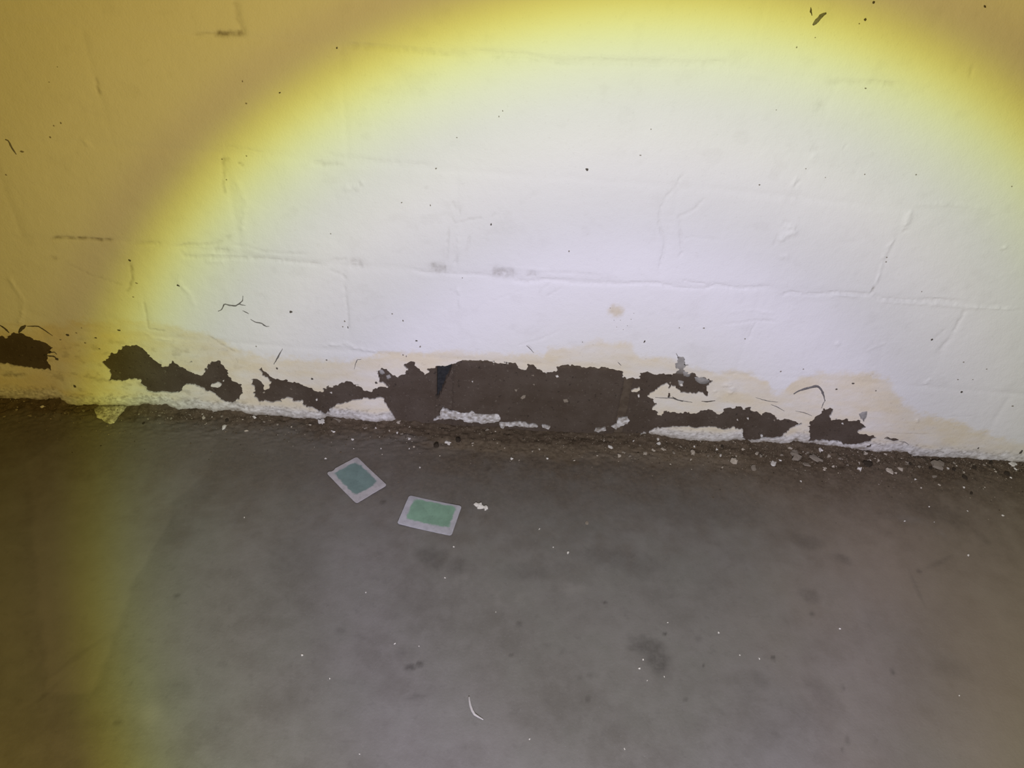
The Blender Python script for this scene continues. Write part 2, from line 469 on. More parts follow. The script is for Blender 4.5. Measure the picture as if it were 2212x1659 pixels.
# relief strokes on the painted face: (pixel polyline, half width mm, height mm (+ out, - in), dirt plus painted groove shade)
STROKES = [
    (Z2([(330, 402), (380, 392), (480, 397), (560, 396), (640, 406), (730, 410)]), 2.2, -1.3, 0.45),
    (Z2([(1150, 450), (1200, 440), (1400, 435), (1450, 405), (1510, 375)]), 2.2, -1.0, 0.10),
    (Z2([(1165, 480), (1200, 515), (1300, 520), (1500, 520), (1700, 530), (1900, 550), (2100, 570)]), 3.0, -1.3, 0.10),
    (Z2([(1500, 440), (1600, 450), (1700, 480), (1850, 495), (2000, 500)]), 2.0, -0.8, 0.06),
    (Z2([(1380, 470), (1480, 480)]), 4.0, -1.0, 0.08),
    (Z2([(1330, 545), (1450, 552)]), 3.0, 0.9, 0.0),
    (Z2([(870, 440), (960, 430), (1040, 430)]), 3.0, -0.7, 0.10),
    (Z2([(430, 560), (600, 640), (800, 700)]), 1.6, -0.5, 0.12),
    (Z2([(60, 640), (100, 720), (150, 800), (150, 900), (120, 960)]), 4.0, 0.8, 0.0),
    (Z2([(330, 525), (370, 530)]), 3.5, -0.6, 0.35),
    (Z2([(1140, 660), (1220, 750), (1260, 840)]), 4.0, 0.7, 0.0),
    (Z2([(930, 800), (950, 900), (960, 980), (1010, 990), (1080, 995)]), 2.0, -0.7, 0.15),
    (Z2([(850, 560), (860, 660), (820, 760)]), 2.2, -0.6, 0.25),
    (Z4([(165, 620), (250, 620)]), 7.0, -1.4, 0.14),
    (Z4([(40, 600), (150, 590)]), 3.0, -0.8, 0.05),
    (Z4([(40, 660), (110, 690), (150, 720)]), 2.0, -0.7, 0.05),
    (Z4([(690, 655), (790, 655)]), 8.0, -1.8, 0.26),
    (Z4([(560, 655), (680, 685), (860, 690), (1000, 695), (1100, 705)]), 2.2, -1.0, 0.05),
    (Z4([(1080, 680), (1160, 685), (1230, 690)]), 8.5, -1.8, 0.24),
    (Z4([(1310, 695), (1370, 690)]), 5.5, -1.4, 0.16),
    (Z4([(1200, 720), (1300, 742), (1450, 722), (1600, 742), (1800, 752), (1950, 752), (2100, 745), (2212, 755)]), 2.8, -1.5, 0.06),
    (Z4([(1440, 675), (1600, 680), (1780, 700)]), 2.0, -0.6, 0.04),
    (Z4([(1150, 640), (1300, 655), (1450, 665)]), 2.0, 0.5, 0.0),
    (Z4([(830, 220), (845, 265), (872, 268), (880, 310)]), 1.4, -0.8, 0.10),
    (Z4([(820, 320), (850, 358), (930, 337), (1020, 325)]), 1.5, -0.8, 0.10),
    (Z4([(1080, 325), (1110, 298)]), 1.5, -0.7, 0.05),
    (Z4([(805, 390), (797, 500), (795, 600)]), 1.8, -0.9, 0.08),
    (Z4([(940, 440), (935, 500), (910, 570)]), 1.8, -0.8, 0.06),
    (Z4([(862, 570), (850, 625)]), 2.0, -0.9, 0.06),
    (Z4([(850, 320), (860, 460), (870, 560)]), 6.0, 0.6, 0.0),
    (Z4([(825, 790), (868, 790), (880, 830), (880, 905)]), 2.2, 0.9, 0.0),
    (Z4([(815, 800), (850, 780)]), 1.5, -0.8, 0.08),
    (Z4([(1390, 850), (1400, 790), (1470, 740)]), 1.6, -0.6, 0.04),
    (Z4([(1440, 830), (1500, 800), (1540, 770)]), 1.6, -0.6, 0.04),
    (Z4([(1050, 850), (1100, 860), (1300, 785)]), 1.4, -0.4, 0.0),
    (Z4([(1250, 1150), (1400, 1110), (1530, 1050)]), 1.6, -0.5, 0.0),
    (Z4([(1310, 1150), (1350, 1180)]), 2.0, -0.7, 0.08),
    (Z4([(130, 760), (150, 900), (158, 1050)]), 2.5, -0.8, 0.04),
    (Z4([(0, 1150), (150, 1140), (200, 1165), (350, 1190)]), 4.0, 0.8, 0.0),
    (Z4([(130, 135), (220, 130), (240, 100), (225, 90)]), 4.0, 1.0, 0.02),
    (Z4([(225, 90), (250, 125)]), 2.0, -0.9, 0.14),
    (Z4([(650, 150), (670, 120)]), 1.6, -0.6, 0.06),
    (Z6([(210, 35), (160, 120), (100, 180), (70, 250), (65, 330), (95, 440), (90, 510), (60, 600)]), 2.0, -0.9, 0.05),
    (Z6([(330, 180), (280, 240), (185, 290), (190, 380), (200, 500), (170, 535)]), 2.0, -0.9, 0.05),
    (Z6([(200, 430), (250, 410), (450, 430)]), 1.5, -0.5, 0.0),
    (Z6([(130, 230), (140, 400)]), 5.0, 0.6, 0.0),
    (Z6([(150, 120), (170, 125)]), 4.0, 0.8, 0.0),
    (Z6([(0, 675), (110, 696), (200, 710), (340, 712), (400, 690), (540, 716), (600, 706), (710, 700)]), 2.0, -1.3, 0.05),
    (Z6([(200, 665), (360, 690), (370, 680)]), 1.6, -0.8, 0.05),
    (Z6([(780, 752), (830, 735), (900, 746), (1000, 746), (1100, 735), (1250, 745), (1310, 746)]), 2.2, -1.5, 0.06),
    (Z6([(1310, 746), (1350, 766), (1450, 780), (1600, 786), (1700, 776), (1830, 790)]), 3.0, -1.2, 0.04),
    (Z6([(1350, 785), (1600, 800), (1900, 823), (2212, 830)]), 2.5, 1.0, 0.0),
    (Z6([(1060, 760), (1150, 752), (1230, 760)]), 3.0, 0.8, 0.0),
    (Z6([(1530, 255), (1525, 300), (1510, 345)]), 5.0, 1.4, 0.0),
    (Z6([(1495, 372), (1528, 370)]), 1.8, -1.0, 0.10),
    (Z6([(1440, 420), (1400, 490), (1385, 530)]), 3.0, 1.0, 0.0),
    (Z6([(1375, 560), (1355, 640), (1320, 720)]), 2.5, 0.8, 0.0),
    (Z6([(1310, 735), (1330, 700)]), 1.8, -2.0, 0.45),
    (Z6([(1550, 215), (1750, 215), (2000, 240)]), 3.0, 0.6, 0.0),
    (Z6([(810, 350), (850, 350), (860, 380), (800, 400), (770, 440)]), 5.0, 1.6, 0.0),
    (Z6([(780, 350), (800, 320), (860, 330)]), 2.0, -0.8, 0.06),
    (Z6([(760, 390), (740, 460)]), 2.0, -0.7, 0.06),
    (Z6([(785, 530), (810, 515), (820, 535)]), 2.5, 1.0, 0.0),
    (Z6([(1105, 1050), (1120, 1030)]), 3.0, 1.2, 0.0),
    (Z6([(2085, 475), (2105, 470)]), 2.2, 1.3, 0.0),
    (Z6([(2080, 480), (2090, 492)]), 1.5, -0.8, 0.1),
    (Z6([(430, 922), (560, 912), (630, 900), (750, 906)]), 1.6, -0.9, 0.05),
    (Z6([(640, 905), (610, 960), (590, 1010)]), 2.0, -0.7, 0.04),
    (Z6([(480, 850), (620, 840), (740, 860)]), 2.0, 0.6, 0.0),
    (Z6([(1860, 840), (1830, 900), (1800, 960)]), 2.5, -0.8, 0.04),
    (Z6([(1740, 960), (1680, 1010)]), 3.0, -0.7, 0.05),
    (Z6([(1780, 1000), (1730, 1050), (1700, 1110)]), 4.0, -0.8, 0.04),
    (Z6([(1280, 1080), (1400, 1030)]), 2.0, 0.6, 0.0),
    (Z6([(870, 60), (850, 110)]), 2.0, 0.8, 0.0),
    (Z6([(900, 75), (860, 110)]), 1.8, -0.7, 0.06),
    (Z3([(120, 290), (250, 296), (400, 306), (550, 322), (800, 346), (950, 356)]), 3.0, -1.0, 0.08),
    (Z3([(960, 325), (1150, 345), (1300, 356), (1420, 382), (1550, 396), (1800, 396), (2212, 400)]), 4.0, -1.2, 0.05),
    (Z3([(1100, 372), (1250, 370), (1400, 395)]), 3.0, 0.7, 0.0),
    (Z3([(0, 985), (100, 1000), (400, 1040), (700, 1060)]), 3.0, -0.6, 0.03),
    (Z5([(0, 370), (300, 372), (480, 360)]), 3.5, -0.9, 0.04),
    (Z5([(1050, 480), (1200, 482), (1350, 476), (1470, 500)]), 3.0, -0.8, 0.08),
    (Z5([(1020, 590), (1010, 650)]), 6.0, -0.7, 0.06),
    (Z5([(1910, 380), (1890, 460)]), 2.5, -0.8, 0.06),
    (Z5([(960, 860), (1000, 880)]), 4.0, -0.6, 0.06),
    (Z5([(980, 900), (960, 950)]), 4.0, 0.9, 0.0),
    (Z5([(1150, 870), (1170, 835)]), 1.6, -0.7, 0.04),
    (Z1([(1440, 1020), (1450, 1100), (1440, 1190), (1455, 1250)]), 2.2, -0.9, 0.18),
    (Z1([(1540, 1045), (1575, 1065)]), 1.6, -0.9, 0.3),
    (Z1([(1430, 1030), (1480, 1020)]), 2.0, -0.8, 0.22),
    (Z1([(1530, 1150), (1590, 1300), (1570, 1500)]), 4.0, 0.6, 0.0),
    (Z1([(1400, 218), (1480, 214), (1580, 212)]), 3.4, -0.9, 0.50),
    (Z1([(1250, 215), (1400, 210)]), 1.6, -0.4, 0.15),
    (Z1([(1520, 0), (1540, 120), (1560, 170), (1595, 205)]), 4.0, -0.6, 0.14),
    (Z1([(1400, 930), (1600, 960), (1700, 980)]), 1.6, -0.5, 0.05),
    (Z1([(2020, 1040), (2100, 1055), (2212, 1060)]), 3.0, -0.9, 0.10),
    (Z1([(625, 500), (630, 560), (650, 610)]), 2.0, -0.7, 0.20),
    (Z1([(540, 900), (590, 940)]), 3.0, 0.7, 0.0),
    (A([(20, 510), (120, 515), (220, 505)]), 3.0, -1.2, 0.45),
    (A([(1240, 150), (1320, 190), (1500, 210)]), 3.0, 0.7, 0.0),
    (A([(1780, 170), (1900, 250), (2010, 310)]), 2.0, -0.6, 0.20),
    (D([(1040, 440), (1090, 420), (1120, 470), (1080, 520)]), 4.0, 1.3, 0.0),
    (D([(960, 480), (1000, 560)]), 4.0, 0.9, 0.0),
    (F([(1280, 575), (1290, 600)]), 2.5, 1.2, 0.0),
    (F([(1400, 225), (1350, 270)]), 4.0, 1.0, 0.0),
    (F([(1430, 560), (1760, 550)]), 1.5, -0.3, 0.0),
    (F([(1000, 690), (1200, 705), (1400, 705)]), 1.5, -0.4, 0.10),
]

# ------------------------------------------------------------------ the painted skin as one height field
def lin(a, b, s):
    return np.linspace(a, b, int(round((b - a) / s)) + 1)


xs = np.unique(np.round(np.r_[lin(-1.8, -0.90, 0.03), lin(-0.90, 1.00, 0.0015), lin(1.00, 1.9, 0.03)], 6))
zs = np.unique(np.round(np.r_[lin(-0.0096, 0.1904, 0.0013), lin(0.1904, 0.8004, 0.0026), lin(0.8004, 1.45, 0.03)], 6))
GX, GZ = np.meshgrid(xs, zs)            # rows = z
NR, NC = GX.shape


def brick_of(X, Z):
    """course index and brick index, and distance to the bed/head joint"""
    ci = np.zeros(X.shape, int)
    dbed = np.full(X.shape, 1.0)
    for b in BEDS:
        zl = b(X)
        ci += (Z > zl)
        dbed = np.minimum(dbed, np.abs(Z - zl))
    bi = np.zeros(X.shape, int); dv_ = np.full(X.shape, 1.0)
    for c in range(11):
        m = ci == c
        if not m.any(): continue
        xv = VJ[c]
        k = np.searchsorted(xv, X[m])
        bi[m] = k
        kk = np.clip(k, 1, len(xv) - 1)
        dv_[m] = np.minimum(np.abs(X[m] - xv[kk - 1]), np.abs(X[m] - xv[kk]))
    return ci, bi, dbed, dv_


CI, BI, DB, DVJ = brick_of(GX, GZ)
Hh = 0.9e-3 * fbm(GX / 0.09, GZ / 0.09, 3, 3) + 0.28e-3 * fbm(GX / 0.022, GZ / 0.018, 5, 3) + 0.13e-3 * fbm(GX / 0.007, GZ / 0.006, 9, 2)
tilt = _hash(CI * 7.0, BI * 13.0, 77) - 0.5
Hh += tilt * 0.8e-3 * sstep(0, 0.012, np.minimum(DB, DVJ))
jn = 0.55 + 0.6 * fbm(GX / 0.05, GZ / 0.05, 41, 2)
Hh -= 0.75e-3 * np.clip(jn, 0, 1.3) * np.exp(-(DB / 0.0048) ** 2)
Hh -= 0.45e-3 * np.clip(jn, 0, 1.3) * np.exp(-(DVJ / 0.0045) ** 2)
GRIME_SHADE = np.zeros(GX.shape)
wob = fbm(GX / 0.006, GZ / 0.006, 61, 2)
wobf = vnoise(GX / 0.0036, GZ / 0.0036, 63)
wob2 = fbm(GX / 0.006 + 50, GZ / 0.006, 62, 2)
for pl, wmm, hmm, gr in STROKES:
    P = to_wall(pl)
    w = wmm * 1e-3
    lo = P.min(0) - 4 * w - 0.003; hi = P.max(0) + 4 * w + 0.003
    c0, c1 = np.searchsorted(xs, lo[0]), np.searchsorted(xs, hi[0])
    r0, r1 = np.searchsorted(zs, lo[1]), np.searchsorted(zs, hi[1])
    if c1 <= c0 or r1 <= r0: continue
    S = (slice(r0, r1), slice(c0, c1))
    d, al = line_d(P, GX[S] + 0.0011 * wob[S], GZ[S] + 0.0011 * wob2[S])
    fade = sstep(0, 0.08, al) * sstep(1, 0.92, al) * 0.7 + 0.3
    g = np.exp(-(d / w) ** 2) * fade * (0.80 + 0.5 * wob[S] + 0.38 * wobf[S])
    Hh[S] += hmm * 1e-3 * g * 1.4
    GRIME_SHADE[S] = np.maximum(GRIME_SHADE[S], np.clip(gr * g * 1.8, 0, 0.8))  # groove dirt, with shade of the relief painted into the same darkening
Hh = np.clip(Hh, -1.9e-3, 3.0e-3)

# dirt towards the peeled foot of the wall (a stain band with its own ragged shape)
dz_b = GZ - zb(GX)
GRIME_SHADE = np.maximum(GRIME_SHADE, 0.85 * sstep(0.013, 0.0, dz_b + 0.006 * fbm(GX / 0.010, GZ / 0.008, 91, 4)))
GRIME_SHADE = np.maximum(GRIME_SHADE, 0.30 * sstep(0.05, 0.005, dz_b) * sstep(-0.1, 0.5, fbm(GX / 0.03, GZ / 0.02, 92, 4)))
GRIME_SHADE = np.maximum(GRIME_SHADE, 0.34 * sstep(0.19, 0.10, GZ) * sstep(-0.34, -0.5, GX) * sstep(0.15, 0.55, fbm(GX / 0.016, GZ / 0.012, 93, 4)))
GRIME_SHADE = np.maximum(GRIME_SHADE, 0.05 * sstep(0.25, 0.6, fbm(GX / 0.03, GZ / 0.025, 94, 5)))
sx, sz = to_wall([(1330, 670)])[0]
rr = np.hypot(GX - sx, (GZ - sz))
STAIN = 0.75 * sstep(0.016, 0.002, rr + 0.005 * fbm(GX / 0.006, GZ / 0.006, 95, 3))
CREAM = sstep(-0.006, 0.011, zc(GX) - GZ + 0.009 * fbm(GX / 0.02, GZ / 0.012, 97, 4) + 0.004 * fbm(GX / 0.004, GZ / 0.004, 96, 2))
CREAM *= np.clip(0.78 + 0.55 * fbm(GX / 0.05, GZ / 0.022, 98, 4), 0.25, 1)
CREAM = np.clip(np.maximum(CREAM, STAIN * 1.2), 0, 1)
GRIME_SHADE = np.clip(np.maximum(GRIME_SHADE, STAIN * 0.28), 0, 1)
GRIME_SHADE = np.maximum(GRIME_SHADE, 0.62 * sstep(0.034, 0.018, dz_b) * sstep(-0.05, 0.40, fbm(GX / 0.0042, GZ / 0.0036, 90, 3)))
low = sstep(0.026, 0.014, dz_b)                       # crusted white paint along the very foot
CREAM *= 1 - 0.75 * low
GRIME_SHADE = np.maximum(GRIME_SHADE, low * np.clip(0.28 + 0.55 * fbm(GX / 0.007, GZ / 0.005, 89, 4), 0, 0.6))
Hh += low * 1.7e-3 * np.clip(fbm(GX / 0.008, GZ / 0.006, 99, 3), -0.3, 1)

# signed field: positive where the paint is still on
PHI = np.full(GX.shape, 1.0)
nb_ = np.searchsorted(zs, 0.205)
SB = (slice(0, nb_), slice(None))
bx, bz = GX[SB], GZ[SB]
jag = 0.0016 * vnoise(bx / 0.0034, bz / 0.0032, 205) + 0.0030 * fbm(bx / 0.0062, bz / 0.0055, 201, 3) + 0.0022 * fbm(bx / 0.018, bz / 0.016, 202, 2)
ph = bz - zb(bx) + 0.8 * jag
for h in HOLES:
    P = to_wall(h)
    c0, c1 = np.searchsorted(xs, P[:, 0].min() - 0.02), np.searchsorted(xs, P[:, 0].max() + 0.02)
    sd = poly_sd(P, bx[:, c0:c1], bz[:, c0:c1])
    ph[:, c0:c1] = np.minimum(ph[:, c0:c1], -sd + jag[:, c0:c1] * (0.5 if len(h) < 8 else 1.0))
for h in ISLANDS:
    P = to_wall(h)
    c0, c1 = np.searchsorted(xs, P[:, 0].min() - 0.02), np.searchsorted(xs, P[:, 0].max() + 0.02)
    sd = poly_sd(P, bx[:, c0:c1], bz[:, c0:c1])
    ph[:, c0:c1] = np.maximum(ph[:, c0:c1], sd + 0.65 * jag[:, c0:c1])
    if h is not ISLANDS[0] and h is not ISLANDS[-1]:
        near = sstep(-0.004, 0.0, sd)
        CREAM[:nb_, c0:c1] *= 1 - 0.9 * near
        Hh[:nb_, c0:c1] += near * 0.0012 * fbm(bx[:, c0:c1] / 0.004, bz[:, c0:c1] / 0.004, 206, 3)
        GRIME_SHADE[:nb_, c0:c1] = np.maximum(GRIME_SHADE[:nb_, c0:c1], near * np.clip(0.62 + 1.0 * fbm(bx[:, c0:c1] / 0.005, bz[:, c0:c1] / 0.004, 207, 3), 0, 0.85))
PHI[SB] = ph

PAINT_Y = 0.0021
SKIRT = 0.0030


def skin_objects(parent, bottom_bricks):
    vid = lambda r, c: r * NC + c
    X = list(GX.ravel()); Z = list(GZ.ravel()); Y = list(-(PAINT_Y + Hh).ravel())
    cr = list(CREAM.ravel()); gm = list(GRIME_SHADE.ravel())
    phi = PHI.ravel()
    cx = 0.5 * (GX[:-1, :-1] + GX[:-1, 1:]); cz = 0.5 * (GZ[:-1, :-1] + GZ[1:, :-1])
    ci, bi, db, dvj = brick_of(cx, cz)
    mort = (db < 0.0045) | (dvj < 0.0045)
    gid = np.where(mort, -1, ci * 100 + bi)
    pos = PHI > 0
    cnt = pos[:-1, :-1].astype(int) + pos[:-1, 1:] + pos[1:, :-1] + pos[1:, 1:]
    rI, cI = np.nonzero(cnt == 4)
    quads = np.c_[vid(rI, cI), vid(rI, cI + 1), vid(rI + 1, cI + 1), vid(rI + 1, cI)]
    qg = gid[rI, cI]
    groups = {}
    order = np.argsort(qg, kind='stable')
    qs = quads[order]; gs = qg[order]
    ids, st = np.unique(gs, return_index=True)
    for k, g in enumerate(ids):
        e = st[k + 1] if k + 1 < len(ids) else len(gs)
        groups[int(g)] = [tuple(q) for q in qs[st[k]:e].tolist()]
    cache = {}

    def cut(a, b):
        key = (a, b) if a < b else (b, a)
        if key not in cache:
            a, b = key
            t = phi[a] / (phi[a] - phi[b])
            t = min(max(t, 0.02), 0.98)
            X.append(X[a] + t * (X[b] - X[a])); Z.append(Z[a] + t * (Z[b] - Z[a])); Y.append(Y[a] + t * (Y[b] - Y[a]))
            cr.append(cr[a]); gm.append(gm[a])
            cache[key] = len(X) - 1
        return cache[key]
    rI, cI = np.nonzero((cnt > 0) & (cnt < 4))
    for r, c in zip(rI.tolist(), cI.tolist()):
        q = (vid(r, c), vid(r, c + 1), vid(r + 1, c + 1), vid(r + 1, c))
        f = []
        for i in range(4):
            a, b = q[i], q[(i + 1) % 4]
            if phi[a] > 0: f.append(a)
            if (phi[a] > 0) != (phi[b] > 0): f.append(cut(a, b))
        if len(f) >= 3:
            groups.setdefault(int(gid[r, c]), []).append(tuple(f))
    X = np.array(X); Y = np.array(Y); Z = np.array(Z); cr = np.array(cr); gm = np.array(gm)
    for g, faces in groups.items():
        edges = {}
        for f in faces:
            n = len(f)
            for i in range(n):
                a, b = f[i], f[(i + 1) % n]
                if (b, a) in edges: del edges[(b, a)]
                else: edges[(a, b)] = 1
        flat = np.unique(np.concatenate([np.array(f) for f in faces]))
        mp = {int(v): i for i, v in enumerate(flat)}
        V = [(X[v], Y[v], Z[v]) for v in flat]
        AC = list(cr[flat]); AG = list(gm[flat])
        FF = [tuple(mp[v] for v in f) for f in faces]
        sk = {}

        def back(v):
            if v not in sk:
                i = len(V)
                V.append((X[v], Y[v], Z[v])); V.append((X[v], Y[v] + SKIRT, Z[v]))
                AC.extend((cr[v] * 0.5, cr[v] * 0.5)); AG.extend((gm[v], gm[v]))
                sk[v] = i
            return sk[v]
        for (a, b) in edges:
            i, j = back(a), back(b)
            FF.append((j, i, i + 1, j + 1))
        at = {'cream': AC, 'grime_shade': AG}
        if g == -1:
            o = mesh_obj('painted_mortar', V, FF, M_PAINT, parent, True, at)
        elif g < 100:
            par = bottom_bricks.get(g)
            o = mesh_obj('paint_coat', V, FF, M_PAINT, par if par else parent, True, at)
            o['label'] = 'flaking white and cream paint'
        else:
            mesh_obj('brick', V, FF, M_PAINT, parent, True, at)


def grid_patch(x0, x1, z0, z1, step, yfun, back, zwarp=None):
    """rough slab: gridded front face plus sides reaching back to y = back"""
    nx = max(2, int((x1 - x0) / step)); nz = max(2, int((z1 - z0) / step))
    gx, gz = np.meshgrid(np.linspace(x0, x1, nx + 1), np.linspace(z0, z1, nz + 1))
    y = yfun(gx, gz)
    V = np.c_[gx.ravel(), y.ravel(), gz.ravel()].tolist()
    I = np.arange((nx + 1) * (nz + 1)).reshape(nz + 1, nx + 1)
    Fs = np.stack([I[:-1, :-1], I[:-1, 1:], I[1:, 1:], I[1:, :-1]], -1).reshape(-1, 4).tolist()
    ring = list(I[0, :]) + list(I[1:, -1]) + list(I[-1, -2::-1]) + list(I[-2:0:-1, 0])
    b0 = len(V)
    for k in ring:
        V.append((V[k][0], V[k][1], V[k][2])); V.append((V[k][0], back, V[k][2]))
    n = len(ring)
    for k in range(n):
        i, j = b0 + 2 * k, b0 + 2 * ((k + 1) % n)
        Fs.append((j, i, i + 1, j + 1))
    return V, Fs


# wall core (behind the bricks)
def box_mesh(x0, x1, y0, y1, z0, z1):
    V = [(x, y, z) for x in (x0, x1) for y in (y0, y1) for z in (z0, z1)]
    Fs = [(0, 1, 3, 2), (4, 6, 7, 5), (0, 4, 5, 1), (2, 3, 7, 6), (0, 2, 6, 4), (1, 5, 7, 3)]
    return V, Fs


V, Fs = box_mesh(-1.8, 1.9, 0.035, 0.20, -0.12, 1.45)
wall = mesh_obj('wall_back', V, Fs, M_MORTAR, None, False, {'grey': np.zeros(8)})
wall['kind'] = 'structure'
wall['label'] = 'white painted brick wall, paint flaked off along its foot'

# bare bricks of the bottom course
bottom_bricks = {}
xv = VJ[0]
for k in range(1, len(xv)):
    x0, x1 = xv[k - 1] + 0.0055, xv[k] - 0.0055
    if x1 < -1.75 or x0 > 1.85: continue
    if abs(xv[k - 1] + 0.083) < 1e-3: x0 += 0.010
    if abs(xv[k] + 0.083) < 1e-3: x1 -= 0.003
    sd_ = 300 + k
    zt = float(BEDS[0](np.array([0.5 * (x0 + x1)]))[0]) - 0.005
    dep = 0.0006 * (random.random() - 0.5)

    def yf(gx, gz, x0=x0, x1=x1, zt=zt, dep=dep, s=sd_):
        e = np.minimum(np.minimum(gx - x0, x1 - gx), zt - gz)
        r = np.clip(e / 0.006, 0, 1)
        return 0.0003 + dep + 0.0035 * (1 - np.sqrt(np.clip(1 - (1 - r) ** 2, 0, 1))) - 0.0005 * fbm(gx / 0.012, gz / 0.012, s, 4) \
            - 0.0003 * fbm(gx / 0.003, gz / 0.003, s + 1, 2)
    V, Fs = grid_patch(x0, x1, -0.03, zt, 0.003, yf, 0.04)
    b = mesh_obj('brick', V, Fs, M_BRICK, wall)
    b['label'] = 'bare dark brown brick face'
    bottom_bricks[k] = b

# mortar between the bare bricks, and the bed joint above them
for k, xj in enumerate(xv):
    if xj < -1.75 or xj > 1.85: continue
    hole = abs(xj + 0.083) < 1e-3
    if hole: continue
    top = 0.060 if hole else 0.155

    def ym(gx, gz, hole=hole, s=400 + k):
        return (0.004 if hole else 0.0022) - 0.0011 * fbm(gx / 0.006, gz / 0.006, s, 3)
    V, Fs = grid_patch(xj - (0.008 if not hole else 0.014), xj + (0.008 if not hole else 0.020), -0.03, top, 0.002, ym, 0.045)
    mesh_obj('mortar_joint', V, Fs, M_MORTAR, wall, True, {'grey': np.zeros(len(V))})
# the open joint: a near-black filling, the gap's shade put into its colour
M_CAVITY = simple('cavity_shade', (0.020, 0.021, 0.022), (0.034, 0.035, 0.036), 260, 0.95)
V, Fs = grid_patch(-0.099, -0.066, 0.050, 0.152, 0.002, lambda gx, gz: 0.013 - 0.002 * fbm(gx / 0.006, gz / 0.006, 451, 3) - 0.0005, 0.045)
V2, F2 = grid_patch(-0.101, -0.058, -0.03, 0.1535, 0.0013, lambda gx, gz: np.where(
    gx + 0.0035 * fbm(gx / 0.007, gz / 0.007, 452, 3) > np.interp(gz, [0.045, 0.062, 0.080, 0.105, 0.125, 0.155], [-0.112, -0.091, -0.083, -0.076, -0.069, -0.066]),
    0.0020 - 0.0008 * fbm(gx / 0.005, gz / 0.005, 453, 3), 0.024), 0.045)
mesh_obj('mortar_joint', V2, F2, M_BRICK, wall)
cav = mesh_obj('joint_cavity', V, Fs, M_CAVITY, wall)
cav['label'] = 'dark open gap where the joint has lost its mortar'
gcol = to_wall(D([(635, 330), (660, 190), (730, 250), (720, 330)]))


def ybed(gx, gz):
    return 0.0014 - 0.0007 * fbm(gx / 0.008, gz / 0.006, 500, 3)


V, Fs = grid_patch(-1.0, 1.1, 0.140, 0.192, 0.003, ybed, 0.045)
Va = np.array(V)
bz_ = BEDS[0](Va[:, 0])
gd = np.hypot((Va[:, 0] - to_wall([(1478, 785)])[0][0]) / 0.022, (Va[:, 2] - to_wall([(1478, 785)])[0][1]) / 0.02)
grey = np.clip(1.6 - gd, 0, 1)
keep = []
# follow the course line: the strip begins just above the bare bricks
mesh_obj('mortar_bed', [(x, y, z + float(dz)) for (x, y, z), dz in zip(V, bz_ - 0.150)], Fs, M_MORTAR, wall, True, {'grey': grey})
# small patches of grey undercoat / cement showing inside the holes
GREY_PATCH = [D([(790, 375), (830, 372), (870, 378), (928, 405), (890, 432), (835, 428), (800, 400)]),
              D([(690, 330), (720, 320), (760, 345), (740, 372), (700, 360)]),
              D([(650, 400), (700, 410), (690, 440), (660, 445)]),
              F([(776, 530), (800, 506), (854, 501), (854, 560), (822, 604), (798, 577)]),
              B([(1258, 385), (1290, 390), (1310, 420), (1280, 430), (1262, 410)]),
              B([(1320, 440), (1350, 430), (1362, 455), (1330, 470)]),
              F([(545, 575), (535, 545), (550, 515), (575, 520), (590, 550), (580, 572)])]
for pg in GREY_PATCH:
    P = to_wall(pg); c = P.mean(0)
    V = [(c[0], -0.0012, c[1])]
    n = 24
    per = np.r_[P, P[:1]]
    tt = np.linspace(0, len(P), n, endpoint=False)
    ring = [(np.interp(t, range(len(per)), per[:, 0]), np.interp(t, range(len(per)), per[:, 1])) for t in tt]
    for (x, z) in ring:
        x += random.uniform(-5, 5) * 1e-4; z += random.uniform(-5, 5) * 1e-4
        V.append((x, -0.0010, z))
    for (x, z) in ring:
        V.append((x, 0.002, z))
    Fs = [(0, 1 + (i + 1) % n, 1 + i) for i in range(n)] + [(1 + i, 1 + (i + 1) % n, 1 + n + (i + 1) % n, 1 + n + i) for i in range(n)]
    Fs = [tuple(reversed(f)) for f in Fs]
    mesh_obj('cement_patch', V, Fs, M_MORTAR, wall, True, {'grey': np.ones(len(V))})

skin_objects(wall, bottom_bricks)


# ------------------------------------------------------------------ marks on the wall: specks, cracks, painted shadow under lifted paint
def skin_y(x, z):
    c = np.clip(np.searchsorted(xs, x), 0, NC - 1); r = np.clip(np.searchsorted(zs, z), 0, NR - 1)
    return -(PAINT_Y + Hh[r, c])


